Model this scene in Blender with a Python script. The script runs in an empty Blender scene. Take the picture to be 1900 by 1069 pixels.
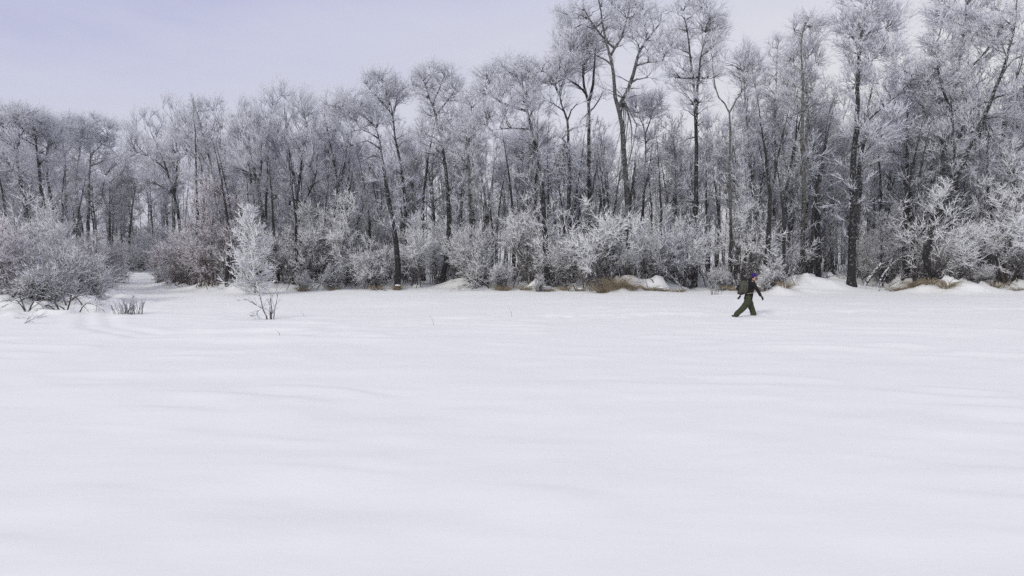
import bpy, bmesh, math
import numpy as np
from mathutils import Vector

SC = bpy.context.scene
COL = SC.collection
rng = np.random.default_rng(7)

# ------------------------------------------------------------------ camera, sky, sun, exposure
F_PX, W_PX, H_PX = 1055.0, 1900.0, 1069.0      # the photograph's focal length and size in its own pixels
CAM_H, HORIZON = 2.3, 475.0
PITCH = math.atan((H_PX / 2 - HORIZON) / F_PX)
cam_d = bpy.data.cameras.new('camera')
cam_d.sensor_width = 36.0
cam_d.lens = F_PX / W_PX * 36.0
cam_d.clip_start, cam_d.clip_end = 0.1, 3000.0
cam = bpy.data.objects.new('camera', cam_d)
cam.location = (0, 0, CAM_H)
cam.rotation_euler = (math.pi / 2 - PITCH, 0, 0)
COL.objects.link(cam)
SC.camera = cam

SUN_EL, SUN_ROT = math.radians(32), math.radians(-140)     # behind the cloud, back left of the camera
world = bpy.data.worlds.new('World')
SC.world = world
world.use_nodes = True
nt = world.node_tree
nt.nodes.clear()
def wn(t, **k):
    n = nt.nodes.new(t)
    for a, b in k.items():
        setattr(n, a, b)
    return n
out = wn('ShaderNodeOutputWorld')
sky = wn('ShaderNodeTexSky', sky_type='NISHITA', sun_disc=False)
sky.sun_elevation, sky.sun_rotation = SUN_EL, SUN_ROT
sky.air_density, sky.dust_density = 1.0, 3.0
bg_sky = wn('ShaderNodeBackground'); bg_sky.inputs['Strength'].default_value = 0.05
nt.links.new(sky.outputs[0], bg_sky.inputs[0])
tc = wn('ShaderNodeTexCoord')
sep = wn('ShaderNodeSeparateXYZ'); nt.links.new(tc.outputs['Generated'], sep.inputs[0])
ramp = wn('ShaderNodeValToRGB')                 # overcast layer: pale by the horizon, bluer higher up
e = ramp.color_ramp.elements
e[0].position, e[0].color = 0.0, (0.90, 0.885, 0.90, 1)
e[1].position, e[1].color = 1.0, (1.0, 1.0, 0.95, 1)
m = ramp.color_ramp.elements.new(0.22); m.color = (0.765, 0.775, 0.87, 1)
m = ramp.color_ramp.elements.new(0.42); m.color = (0.67, 0.685, 0.855, 1)
m = ramp.color_ramp.elements.new(0.60); m.color = (0.42, 0.435, 0.75, 1)
# the cloud thins to the left, where more blue comes through
lean = wn('ShaderNodeMath', operation='MULTIPLY_ADD')
lean.inputs[1].default_value = -0.32
nt.links.new(sep.outputs['X'], lean.inputs[0]); nt.links.new(sep.outputs['Z'], lean.inputs[2])
mp = wn('ShaderNodeMapping'); mp.inputs['Scale'].default_value = (1.3, 1.3, 6.0)
mp.inputs['Rotation'].default_value = (0, 0.12, 0)
nt.links.new(tc.outputs['Generated'], mp.inputs[0])
nz = wn('ShaderNodeTexNoise'); nz.inputs['Scale'].default_value = 1.6; nz.inputs['Detail'].default_value = 5
nt.links.new(mp.outputs[0], nz.inputs['Vector'])
wob = wn('ShaderNodeMath', operation='MULTIPLY_ADD'); wob.inputs[1].default_value = 0.30
nt.links.new(nz.outputs[0], wob.inputs[0]); nt.links.new(lean.outputs[0], wob.inputs[2])
sub = wn('ShaderNodeMath', operation='SUBTRACT'); sub.inputs[1].default_value = 0.17
nt.links.new(wob.outputs[0], sub.inputs[0]); nt.links.new(sub.outputs[0], ramp.inputs[0])
bg_cloud = wn('ShaderNodeBackground'); bg_cloud.inputs['Strength'].default_value = 0.97
nt.links.new(ramp.outputs[0], bg_cloud.inputs[0])
mixs = wn('ShaderNodeMixShader'); mixs.inputs[0].default_value = 0.93
nt.links.new(bg_sky.outputs[0], mixs.inputs[1]); nt.links.new(bg_cloud.outputs[0], mixs.inputs[2])
nt.links.new(mixs.outputs[0], out.inputs[0])

sun_d = bpy.data.lights.new('sun', 'SUN')
sun_d.energy, sun_d.angle, sun_d.color = 1.5, math.radians(12), (1.0, 0.955, 0.84)
sun = bpy.data.objects.new('sun', sun_d)
dv = Vector((math.sin(SUN_ROT) * math.cos(SUN_EL), math.cos(SUN_ROT) * math.cos(SUN_EL), math.sin(SUN_EL)))
sun.rotation_euler = dv.to_track_quat('Z', 'Y').to_euler()
COL.objects.link(sun)
SC.view_settings.view_transform = 'Standard'
SC.view_settings.look = 'None'
SC.view_settings.use_curve_mapping = False
SC.view_settings.gamma = 1.0
SC.view_settings.exposure = -0.03
SC.cycles.max_bounces = 8
SC.cycles.diffuse_bounces = 2
SC.cycles.volume_bounces = 0
SC.cycles.use_denoising = False

# ------------------------------------------------------------------ camera geometry
CP, SP_ = math.cos(PITCH), math.sin(PITCH)
def unproj(px, py, depth):
    """the point at distance `depth` (metres ahead of the camera) seen at a pixel of the photograph"""
    u, v = (px - W_PX / 2) / F_PX, -(py - H_PX / 2) / F_PX
    y, z = CP + SP_ * v, -SP_ + CP * v
    k = depth / y
    return np.array((u * k, depth, CAM_H + z * k))

# ------------------------------------------------------------------ noise and terrain height
_tab = np.random.default_rng(3).random((256, 256))
def vnoise(x, y):
    xi, yi = np.floor(x).astype(int), np.floor(y).astype(int)
    fx, fy = x - xi, y - yi
    fx, fy = fx * fx * fx * (fx * (fx * 6 - 15) + 10), fy * fy * fy * (fy * (fy * 6 - 15) + 10)
    a, b = _tab[xi & 255, yi & 255], _tab[(xi + 1) & 255, yi & 255]
    c, d = _tab[xi & 255, (yi + 1) & 255], _tab[(xi + 1) & 255, (yi + 1) & 255]
    return (a * (1 - fx) + b * fx) * (1 - fy) + (c * (1 - fx) + d * fx) * fy
def fbm(x, y, o=3):
    s, a = 0, .5
    for i in range(o):
        s = s + a * vnoise(x + 17.3 * i, y + 9.1 * i); x, y, a = x * 2.03, y * 2.03, a * .5
    return s

EDGE_PX = [(300, 39), (345, 38), (440, 35.5), (520, 37), (600, 38), (680, 40.5), (740, 39), (800, 42.5), (880, 38.5), (1000, 37), (1130, 34.8),
           (1230, 35.2), (1300, 40), (1370, 37.5), (1450, 34), (1530, 37), (1600, 43), (1670, 36), (1780, 34.5), (1880, 35), (2050, 33)]
WOOD = [(-60, 8), (-34, 17), (-24, 21.2), (-20, 22.3), (-17.2, 23.6), (-17.6, 26), (-22, 32), (-31, 43), (-42, 58), (-51, 72), (-50, 76), (-45.5, 76), (-42.5, 71), (-35, 56), (-28, 46)] + \
       [((p - 950) / F_PX * d, d) for p, d in EDGE_PX] + [(60, 28), (110, 20), (400, 20), (400, 700), (-400, 700), (-400, 8)]
WP = np.array(WOOD, float)
def sd_wood(x, y):
    """signed distance to the edge of the wood, positive inside"""
    x, y = np.broadcast_arrays(np.asarray(x, float), np.asarray(y, float))
    best = np.full(x.shape, 1e9); inside = np.zeros(x.shape, bool)
    for i in range(len(WP)):
        a, b = WP[i], WP[(i + 1) % len(WP)]
        d = b - a
        t = np.clip(((x - a[0]) * d[0] + (y - a[1]) * d[1]) / (d @ d), 0, 1)
        best = np.minimum(best, (x - a[0] - t * d[0]) ** 2 + (y - a[1] - t * d[1]) ** 2)
        if a[1] != b[1]:
            c = ((a[1] > y) != (b[1] > y)) & (x < (b[0] - a[0]) * (y - a[1]) / (b[1] - a[1]) + a[0])
            inside ^= c
    return np.where(inside, 1, -1) * np.sqrt(best)
def sstep(a, b, x):
    t = np.clip((x - a) / (b - a), 0, 1)
    return t * t * (3 - 2 * t)
def line_dist(x, y, pts):
    best = np.full(np.shape(x), 1e9)
    for a, b in zip(pts[:-1], pts[1:]):
        a, b = np.array(a), np.array(b); d = b - a
        t = np.clip(((x - a[0]) * d[0] + (y - a[1]) * d[1]) / (d @ d), 0, 1)
        best = np.minimum(best, (x - a[0] - t * d[0]) ** 2 + (y - a[1] - t * d[1]) ** 2)
    return np.sqrt(best)
TRAIL = [(-45, 64), (-36, 50), (-26, 34), (-18, 24.5), (-13.5, 18.5), (-10.5, 16.3), (-6, 17.2), (-3, 20.5), (3, 21.8), (9, 22.3), (17, 23.5), (30, 25)]
def drift(u, w):
    """asymmetric wind drift: a long windward slope and a short lee"""
    p = u - np.floor(u)
    return np.where(p < .8, sstep(0, .8, p), 1 - sstep(.8, 1, p)) * w
def height(x, y):
    x, y = np.broadcast_arrays(np.asarray(x, float), np.asarray(y, float))
    s = sd_wood(x, y)
    wob = fbm(x * .09, y * .09, 3)
    h = 0.22 * (fbm(x * .045 + 3, y * .06, 3) - .45)
    amp = fbm(x * .16 + 40, y * .3 + 7, 2)
    u = (y + .13 * x) * .58 + 2.0 * wob + .7 * fbm(x * .35, y * .6, 2)
    far = sstep(6, 19, y)
    field = 1 - sstep(-3, 0, s)
    h = h + field * drift(u, .055 * sstep(.42, .66, amp)) * (.18 + .82 * far)
    u2 = (y + .2 * x) * 1.15 + 1.6 * fbm(x * .22 + 9, y * .3, 2)
    h = h + field * drift(u2, .042 * (.35 + .65 * sstep(4, 14, y)) * sstep(.40, .60, fbm(x * .42 + 4, y * .75, 2)))
    h = h + field * .085 * fbm(x * .55 + 11, y * .95 + 2, 2) + .012 * fbm(x * 1.3, y * 2.6, 2)
    td = line_dist(x, y, TRAIL)
    h = h - .035 * np.exp(-((td - .32) / .2) ** 2) + .015 * np.exp(-((td - .75) / .22) ** 2)
    ft = np.zeros_like(h)
    for k in range(24):
        fx = 8.9 - .42 * k; fy = 22.3 - .035 * (8.9 - fx) + (.11 if k % 2 else -.11)
        ft = np.maximum(ft, np.exp(-((x - fx) / .15) ** 2 - ((y - fy) / .13) ** 2))
    h = h - .085 * ft
    tram = np.exp(-((td - .3) / .8) ** 2) * (x > 2)
    h = h - .05 * tram * sstep(.5, .68, vnoise(x * 1.6, y * 1.9))
    h = h + .30 * sstep(-.6, 2.6, s) + .011 * np.clip(s, 0, 110)
    lf = np.where(x < -12, .25, 1.0)
    h = h + lf * .62 * sstep(.42, .78, vnoise(x * .55 + 5, y * .62)) * np.exp(-((s - 1.1) / 1.5) ** 2) \
          + .30 * sstep(.5, .8, vnoise(x * 1.5, y * 1.5 + 3)) * np.exp(-((s - 1.5) / 2.2) ** 2) \
          + .35 * sstep(.5, .9, vnoise(x * .4 + 50, y * .4)) * sstep(2, 6, s)
    mx, my = 24.4, 38.2                                     # the big smooth mound right of the walker
    h = h + .85 * np.exp(-((x - 19.8) / 1.7) ** 2 - ((y - 37.2) / 1.6) ** 2) + .7 * np.exp(-((x - 22.3) / 1.6) ** 2 - ((y - 38.6) / 1.6) ** 2)
    return h
def ground(x, y):
    return float(height(np.array([x]), np.array([y]))[0])

# ------------------------------------------------------------------ materials
def mat(name):
    m = bpy.data.materials.new(name); m.use_nodes = True
    return m, m.node_tree, m.node_tree.nodes['Principled BSDF']
def simple(name, col, rough=.9, nscale=20, namp=.25, bump=0.0):
    m, t, p = mat(name)
    n = t.nodes.new('ShaderNodeTexNoise'); n.inputs['Scale'].default_value = nscale; n.inputs['Detail'].default_value = 4
    tcn = t.nodes.new('ShaderNodeTexCoord'); t.links.new(tcn.outputs['Object'], n.inputs['Vector'])
    mx = t.nodes.new('ShaderNodeMix'); mx.data_type = 'RGBA'
    mx.inputs[6].default_value = tuple(c * (1 - namp) for c in col) + (1,)
    mx.inputs[7].default_value = tuple(min(1, c * (1 + namp)) for c in col) + (1,)
    t.links.new(n.outputs[0], mx.inputs[0]); t.links.new(mx.outputs[2], p.inputs['Base Color'])
    p.inputs['Roughness'].default_value = rough
    p.inputs['Specular IOR Level'].default_value = .2
    if bump:
        b = t.nodes.new('ShaderNodeBump'); b.inputs['Strength'].default_value = bump; b.inputs['Distance'].default_value = .02
        t.links.new(n.outputs[0], b.inputs['Height']); t.links.new(b.outputs[0], p.inputs['Normal'])
    return m
def bark_mat(name, bark, pale=None, rime=(.84, .86, .94), up=.9, scar=False):
    """bark under hoar frost: the 'rime' attribute (thin twigs are coated all round) plus rime on upward faces"""
    m, t, p = mat(name)
    N, Lk = t.nodes.new, t.links.new
    tcn = N('ShaderNodeTexCoord')
    nz = N('ShaderNodeTexNoise'); nz.inputs['Scale'].default_value = 3.0; nz.inputs['Detail'].default_value = 5
    Lk(tcn.outputs['Object'], nz.inputs['Vector'])
    base = N('ShaderNodeMix'); base.data_type = 'RGBA'
    base.inputs[6].default_value = bark + (1,)
    base.inputs[7].default_value = (pale or tuple(c * 1.9 for c in bark)) + (1,)
    if scar:      # pale aspen bark with dark cross scars and a dark rough foot
        mp = N('ShaderNodeMapping'); mp.inputs['Scale'].default_value = (1.2, 1.2, 4.5)
        Lk(tcn.outputs['Object'], mp.inputs[0])
        sn = N('ShaderNodeTexNoise'); sn.inputs['Scale'].default_value = 1.6; sn.inputs['Detail'].default_value = 6; sn.inputs['Roughness'].default_value = .7
        Lk(mp.outputs[0], sn.inputs['Vector'])
        sp = N('ShaderNodeSeparateXYZ'); Lk(tcn.outputs['Object'], sp.inputs[0])
        fr = N('ShaderNodeMapRange'); fr.inputs[1].default_value = .5; fr.inputs[2].default_value = 6.5
        fr.inputs[3].default_value = -.22; fr.inputs[4].default_value = .10
        Lk(sp.outputs['Z'], fr.inputs[0])
        ad = N('ShaderNodeMath'); ad.operation = 'ADD'; Lk(sn.outputs[0], ad.inputs[0]); Lk(fr.outputs[0], ad.inputs[1])
        mr = N('ShaderNodeMapRange'); mr.inputs[1].default_value = .47; mr.inputs[2].default_value = .60
        Lk(ad.outputs[0], mr.inputs[0]); Lk(mr.outputs[0], base.inputs[0])
    else:
        Lk(nz.outputs[0], base.inputs[0])
    at = N('ShaderNodeAttribute'); at.attribute_name = 'rime'
    ge = N('ShaderNodeNewGeometry'); sx = N('ShaderNodeSeparateXYZ'); Lk(ge.outputs['Normal'], sx.inputs[0])
    u = N('ShaderNodeMapRange'); u.inputs[1].default_value = .1; u.inputs[2].default_value = .75; u.inputs[4].default_value = up
    Lk(sx.outputs['Z'], u.inputs[0])
    n2 = N('ShaderNodeTexNoise'); n2.inputs['Scale'].default_value = 7.0; n2.inputs['Detail'].default_value = 4
    Lk(tcn.outputs['Object'], n2.inputs['Vector'])
    n2r = N('ShaderNodeMapRange'); n2r.inputs[1].default_value = .42; n2r.inputs[2].default_value = .60
    Lk(n2.outputs[0], n2r.inputs[0])
    um = N('ShaderNodeMath'); um.operation = 'MULTIPLY'; Lk(u.outputs[0], um.inputs[0]); Lk(n2r.outputs[0], um.inputs[1])
    # patchiness of the overall coat
    n3 = N('ShaderNodeMath'); n3.operation = 'MULTIPLY_ADD'; n3.inputs[1].default_value = 1.0; n3.inputs[2].default_value = -.47
    Lk(n2.outputs[0], n3.inputs[0])
    s1 = N('ShaderNodeMath'); s1.operation = 'ADD'; Lk(at.outputs['Fac'], s1.inputs[0]); Lk(um.outputs[0], s1.inputs[1])
    s2 = N('ShaderNodeMath'); s2.operation = 'ADD'; s2.use_clamp = True; Lk(s1.outputs[0], s2.inputs[0]); Lk(n3.outputs[0], s2.inputs[1])
    fx = N('ShaderNodeMix'); fx.data_type = 'RGBA'; fx.inputs[7].default_value = rime + (1,)
    Lk(s2.outputs[0], fx.inputs[0]); Lk(base.outputs[2], fx.inputs[6]); Lk(fx.outputs[2], p.inputs['Base Color'])
    p.inputs['Roughness'].default_value = .95; p.inputs['Specular IOR Level'].default_value = .1
    return m
M_POPLAR = bark_mat('poplar_bark', (.016, .015, .015), up=.35)
M_ASPEN = bark_mat('aspen_bark', (.018, .017, .017), (.075, .075, .072), up=.15, scar=True)
M_ASPENG = bark_mat('green_aspen_bark', (.035, .035, .030), (.10, .10, .085), up=.4, scar=True)
M_GREY = bark_mat('grey_bark', (.022, .020, .020), up=.35)
M_BUSH = bark_mat('shrub_bark', (.045, .036, .031), rime=(.86, .87, .90), up=.7)
M_REDB = bark_mat('reddish_shrub_bark', (.080, .050, .044), rime=(.81, .79, .84), up=.6)
M_DEAD = bark_mat('dead_wood', (.045, .038, .034), up=1.1)
M_WHITE = bark_mat('larch_bark', (.10, .085, .075), rime=(.88, .89, .92), up=1.2)
M_STRAW = simple('dry_grass', (.31, .255, .17), nscale=9, namp=.75)
M_SNOWCAP = simple('settled_snow', (.86, .87, .90), nscale=3, namp=.02)

m, t, p = mat('snow')
p.inputs['Base Color'].default_value = (.868, .882, .880, 1)
p.inputs['Roughness'].default_value = .75
p.inputs['Specular IOR Level'].default_value = .25
tcn = t.nodes.new('ShaderNodeTexCoord')
n1 = t.nodes.new('ShaderNodeTexNoise'); n1.inputs['Scale'].default_value = 1.1; n1.inputs['Detail'].default_value = 8
n2 = t.nodes.new('ShaderNodeTexNoise'); n2.inputs['Scale'].default_value = 45; n2.inputs['Detail'].default_value = 3
mp = t.nodes.new('ShaderNodeMapping'); mp.inputs['Scale'].default_value = (.55, 1.6, 1)
t.links.new(tcn.outputs['Object'], mp.inputs[0]); t.links.new(mp.outputs[0], n1.inputs[0]); t.links.new(tcn.outputs['Object'], n2.inputs[0])
b1 = t.nodes.new('ShaderNodeBump'); b1.inputs['Strength'].default_value = .35; b1.inputs['Distance'].default_value = .05
b2 = t.nodes.new('ShaderNodeBump'); b2.inputs['Strength'].default_value = .25; b2.inputs['Distance'].default_value = .004
t.links.new(n1.outputs[0], b1.inputs['Height']); t.links.new(n2.outputs[0], b2.inputs['Height'])
t.links.new(b1.outputs[0], b2.inputs['Normal']); t.links.new(b2.outputs[0], p.inputs['Normal'])
M_SNOW = m

# ------------------------------------------------------------------ object helpers
def link(o, parent=None):
    COL.objects.link(o)
    if parent is not None: o.parent = parent
    return o
def tag(o, label=None, cat=None, group=None, kind=None):
    if label: o['label'] = label
    if cat: o['category'] = cat
    if group: o['group'] = group
    if kind: o['kind'] = kind
    return o
def empty(name, loc, rz=0, scale=1):
    o = bpy.data.objects.new(name, None); o.empty_display_size = .3
    o.location = loc; o.rotation_euler = (0, 0, rz); o.scale = (scale,) * 3
    return link(o)
def np_mesh(name, V, polys, mats, attr=None, smooth=True):
    """polys: list of (M,k) int arrays"""
    me = bpy.data.meshes.new(name)
    V = np.ascontiguousarray(V, np.float32)
    me.vertices.add(len(V)); me.vertices.foreach_set('co', V.ravel())
    loops = np.concatenate([q.ravel() for q in polys]).astype(np.int32)
    tot = np.concatenate([np.full(len(q), q.shape[1]) for q in polys]).astype(np.int32)
    st = np.concatenate([[0], np.cumsum(tot)[:-1]]).astype(np.int32)
    me.loops.add(len(loops)); me.loops.foreach_set('vertex_index', loops)
    me.polygons.add(len(tot)); me.polygons.foreach_set('loop_start', st)
    me.update(calc_edges=True)
    if smooth: me.polygons.foreach_set('use_smooth', np.ones(len(tot), bool))
    if attr is not None:
        a = me.attributes.new('rime', 'FLOAT', 'POINT'); a.data.foreach_set('value', attr.astype(np.float32))
    me.materials.append(mats)
    return me
def unit(v):
    return v / np.maximum(np.linalg.norm(v, axis=-1, keepdims=True), 1e-9)

class Tubes:
    """collects batches of polylines and builds them as one mesh of tapering round wood"""
    def __init__(s): s.V, s.Q, s.T, s.A, s.n = [], [], [], [], 0
    def add(s, P, R, S, rime):
        """P (N,K,3), R (N,K), rime scalar or (N,K); the last ring closes to a point"""
        P = np.asarray(P, float)
        if P.ndim == 2: P = P[None]; R = np.asarray(R)[None]
        N, K, _ = P.shape
        if N == 0: return
        rime = np.broadcast_to(np.asarray(rime, float), (N, K))
        Tn = np.empty_like(P); Tn[:, 1:-1] = P[:, 2:] - P[:, :-2] if K > 2 else 0
        Tn[:, 0] = P[:, 1] - P[:, 0]; Tn[:, -1] = P[:, -1] - P[:, -2]
        Tn = unit(Tn)
        D = np.abs(unit(P[:, -1] - P[:, 0]))
        ref = np.zeros((N, 3)); ref[np.arange(N), np.argmin(D, 1)] = 1
        U = unit(np.cross(Tn, ref[:, None, :])); Wv = np.cross(Tn, U)
        a = np.arange(S) * 2 * np.pi / S
        ring = P[:, :-1, None, :] + R[:, :-1, None, None] * (np.cos(a)[None, None, :, None] * U[:, :-1, None, :] + np.sin(a)[None, None, :, None] * Wv[:, :-1, None, :])
        rv = ring.reshape(N, (K - 1) * S, 3)
        allv = np.concatenate([rv, P[:, -1:, :]], 1)
        per = (K - 1) * S + 1
        base = s.n + np.arange(N)[:, None, None] * per
        if K > 2:
            k = np.arange(K - 2)[:, None] * S; j = np.arange(S)[None]; j2 = (j + 1) % S
            q = np.stack([k + j, k + j2, k + S + j2, k + S + j], -1).reshape(1, -1, 4)
            s.Q.append((base + q).reshape(-1, 4))
        j = np.arange(S); l = (K - 2) * S
        tr = np.stack([l + j, l + (j + 1) % S, np.full(S, per - 1)], -1)[None]
        s.T.append((base + tr).reshape(-1, 3))
        at = np.concatenate([np.repeat(rime[:, :-1], S, axis=1), rime[:, -1:]], 1)
        s.V.append(allv.reshape(-1, 3)); s.A.append(at.ravel()); s.n += N * per
    def mesh(s, name, m):
        polys = [np.concatenate(x) for x in (s.Q, s.T) if x]
        return np_mesh(name, np.concatenate(s.V), polys, m, np.concatenate(s.A))
    def build(s, name, m, parent=None):
        return link(bpy.data.objects.new(name, s.mesh(name, m)), parent)

def resample(pts, step=.55, wig=.03, r=rng):
    """Catmull-Rom through the points, resampled, with a small natural crook"""
    p = np.asarray(pts, float)
    q = np.vstack([2 * p[0] - p[1], p, 2 * p[-1] - p[-2]])
    o = []
    for i in range(1, len(q) - 2):
        n = max(2, int(np.linalg.norm(q[i + 1] - q[i]) / step))
        for t in np.arange(n) / n:
            a, b, c, d = q[i - 1], q[i], q[i + 1], q[i + 2]
            o.append(.5 * ((2 * b) + (c - a) * t + (2 * a - 5 * b + 4 * c - d) * t * t + (3 * b - a - 3 * c + d) * t ** 3))
    o.append(p[-1]); o = np.array(o)
    k = r.normal(0, wig, o.shape); k[0] = 0
    k = np.cumsum(k, 0); k -= np.linspace(0, 1, len(o))[:, None] * k[-1]
    return o + k
def perp(T, r):
    v = r.normal(size=T.shape)
    return unit(v - (v * T).sum(-1, keepdims=True) * T)
def spawn(P, n, tmin, L, ang, up, K, r, curve=.12, Lvar=.35, tmax=1.0, droop=0.0, taperL=.5):
    """children on each polyline of P (N,K,3) -> (N*n, K, 3)"""
    N, KP, _ = P.shape
    t = r.uniform(tmin, tmax, (N, n)); t[:, 0] = tmax * .995
    f = t * (KP - 1); i = np.minimum(f.astype(int), KP - 2); w = (f - i)[..., None]
    idx = np.arange(N)[:, None]
    A, B = P[idx, i], P[idx, i + 1]
    S = (A * (1 - w) + B * w).reshape(-1, 3); T = unit(B - A).reshape(-1, 3)
    a = r.normal(ang, ang * .3, len(S)); a.reshape(N, n)[:, 0] *= .35
    D = unit(np.cos(a)[:, None] * T + np.sin(a)[:, None] * perp(T, r) + np.array((0, 0, up)))
    Ls = np.broadcast_to(np.asarray(L, float).reshape(-1, 1), (N, n)) * (1 - taperL * t) * r.uniform(1 - Lvar, 1 + Lvar, (N, n))
    Ls = Ls.ravel()
    u = np.linspace(0, 1, K)[None, :, None]
    bend = perp(D, r) * curve + np.array((0, 0, -droop))
    return S[:, None] + (D[:, None] * u + bend[:, None] * (u * u)) * Ls[:, None, None]

def attach(targets, nodes, ntan, nrad, K, r, steep=.6, crook=.06):
    """grow one curved branch from the best node of the wood to every target"""
    d = targets[:, None] - nodes[None]
    L = np.linalg.norm(d, axis=2)
    rise = targets[:, None, 2] - nodes[None, :, 2]
    cost = L + 1.6 * np.maximum(0, steep * L - rise) + r.uniform(0, .25, L.shape)
    j = np.argmin(cost, 1)
    p0, T = nodes[j], ntan[j]
    dd = targets - p0; Ld = np.linalg.norm(dd, axis=1)[:, None]
    c = p0 + unit(.35 * T + .75 * unit(dd) + np.array((0, 0, -.10 + .0 * steep))) * Ld * .5
    u = np.linspace(0, 1, K)[None, :, None]
    P = (1 - u) ** 2 * p0[:, None] + 2 * u * (1 - u) * c[:, None] + u * u * targets[:, None]
    k = r.normal(0, 1, P.shape) * crook * Ld[:, None] / K ** .5
    k[:, 0] = 0; k = np.cumsum(k, 1); k -= u * k[:, -1:]
    return P + k, nrad[j]
def tans(P):
    return unit(np.concatenate([P[:, 1:] - P[:, :-1], P[:, -1:] - P[:, -2:-1]], 1))

def in_blobs(blobs, n, r, rmin=0.0, rmax=1.0):
    vol = np.array([b[3] * b[4] * b[5] * b[6] for b in blobs]); vol = vol ** .7 * np.array([b[6] for b in blobs])
    c = r.choice(len(blobs), n, p=vol / vol.sum())
    v = unit(r.normal(size=(n, 3))) * (r.uniform(rmin ** 3, rmax ** 3, (n, 1)) ** (1 / 3))
    b = np.array([x[:6] for x in blobs])[c]
    return b[:, :3] + v * b[:, 3:]

NMADE = [0]
def make_tree(name, label, cat, base_px, depth, stems, blobs, m_bark, group=None, nA=16, nB=180, nC=7, nD=5, seed=None, steep=.55,
              LC=.92, LD=.36, rC=.013, rD=.0098, upC=.3, angC=.7, angD=.65, low=9, rimeB=-.02, rimeC=.62, rimeD=.95, crook=.08, sunk=.25, flat=.6, thick=.9, understory=True, wide=1.15):
    """stems: [(radius, [(px,py),...])], the first is the trunk from the ground; blobs: crown masses (px, py, rx, ry[, weight])"""
    r = np.random.default_rng(seed if seed is not None else 100 + NMADE[0]); NMADE[0] += 1
    m_px = depth / F_PX
    bx = unproj(base_px, HORIZON, depth)[0]
    gz = ground(bx, depth)
    O = np.array((bx, depth, gz))
    root = empty(name, O)
    tag(root, label, cat, group)
    nodes, nt_, nr_, = [], [], []
    trunk = Tubes(); limbs = []
    S3 = []
    for si, (r0, pts) in enumerate(stems):
        P = []
        dy = 0.0
        slope = r.normal(0, .10) if si == 0 else r.normal(0, .35)
        for k, (px, py) in enumerate(pts):
            if k == 0 and si == 0:
                q = np.array((bx, depth, gz - sunk))
                y0 = depth
            elif k == 0:
                q = unproj(px, py, depth)                      # start a fork on the nearest wood already there
                nn = np.concatenate([s for s in S3])
                j = np.argmin((nn[:, 0] - q[0]) ** 2 + (nn[:, 2] - q[2]) ** 2); q = nn[j].copy()
                y0, z0 = q[1], q[2]
            else:
                q = unproj(px, py, depth)
                yy = y0 + (q[2] - (gz if si == 0 else z0)) * slope * .6
                q = unproj(px, py, yy)
            P.append(q)
        P = resample(P, .6, .022 if si == 0 else .035, r) - O
        S3.append(P + O)
        L = np.linalg.norm(np.diff(P, axis=0), axis=1).cumsum(); L = np.concatenate([[0], L]); u = L / L[-1]
        R = r0 * thick * ((1 - u) ** .75 * .9 + .10)
        if si == 0: R = R * (1 + .55 * np.exp(-u * L[-1] / .35))
        R[-1] = 0.004
        t = trunk if si == 0 else Tubes()
        t.add(P, R, 9 if si == 0 else 7, -.12 + .16 * u[None])
        if si: limbs.append(t)
        T = tans(P[None])[0]
        keep = slice(int(len(P) * .22), None) if si == 0 else slice(1, None)
        nodes.append(P[keep]); nt_.append(T[keep]); nr_.append(R[keep])
    trunk.build('trunk', m_bark, root)
    nodes, nt_, nr_ = map(np.concatenate, (nodes, nt_, nr_))
    pts0 = stems[0][1]
    ty = sorted((p[1], p[0]) for p in pts0)
    blobs = list(blobs)
    for yy, ww in ((270, .32), (350, .28)) if understory else ():
        xx = float(np.interp(yy, [q[0] for q in ty], [q[1] for q in ty]))
        k = 38.0 / depth
        blobs.append((xx + r.normal(0, 8), yy, 34 * k, 50 * k, ww))
    nB = int(nB * (1.15 if understory else 1)); nA = nA + (6 if understory else 0)
    bl = []
    for b in blobs:
        w = b[4] if len(b) > 4 else 1
        c = unproj(b[0], b[1], depth) - O
        bl.append((c[0], c[1] + r.normal(0, .25) * b[2] * m_px, c[2], b[2] * m_px * wide, b[2] * m_px * flat * wide, b[3] * m_px * 1.08, w))
    # limbs
    tA = in_blobs(bl, nA, r, .15, .75)
    KA = 7
    A, ra = attach(tA, nodes, nt_, nr_, KA, r, steep, crook)
    RA = np.minimum(np.maximum(ra * .7, .048 * thick), .12)[:, None] * (1 - np.linspace(0, .82, KA))[None]
    RA[:, -1] = .004
    for i in range(nA):
        t = Tubes(); t.add(A[i], RA[i], 5, .0 + .22 * np.linspace(0, 1, KA)[None]); limbs.append(t)
    for t in limbs: t.build('limb', m_bark, root)
    nodes2 = np.concatenate([nodes[len(nodes) // 3:], A[:, 1:].reshape(-1, 3)])
    nt2 = np.concatenate([nt_[len(nt_) // 3:], tans(A)[:, 1:].reshape(-1, 3)])
    nr2 = np.concatenate([nr_[len(nr_) // 3:], RA[:, 1:].reshape(-1)])
    # branches
    tB = in_blobs(bl, nB, r, .4, 1.0)
    KB = 5
    B, rb = attach(tB, nodes2, nt2, nr2, KB, r, steep * .8, crook)
    RB = np.clip(rb * .55, .018, .045)[:, None] * thick * (1 - np.linspace(0, .75, KB))[None]; RB[:, -1] = .003
    cr = Tubes()
    cr.add(B, RB, 4, rimeB + .25 * np.linspace(0, 1, KB)[None])
    if low:           # short side shoots low on the trunk
        Lw = spawn(S3[0][None] - O, low, .12, 1.5, 1.25, .25, KB, r, .2, tmax=.75)
        cr.add(Lw, np.broadcast_to(.014 * (1 - np.linspace(0, .8, KB)), Lw.shape[:2]), 3, .45)
        B = np.concatenate([B, Lw])
    C = spawn(B, nC, .42, LC, angC, upC, 3, r, .14, taperL=.35)
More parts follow.
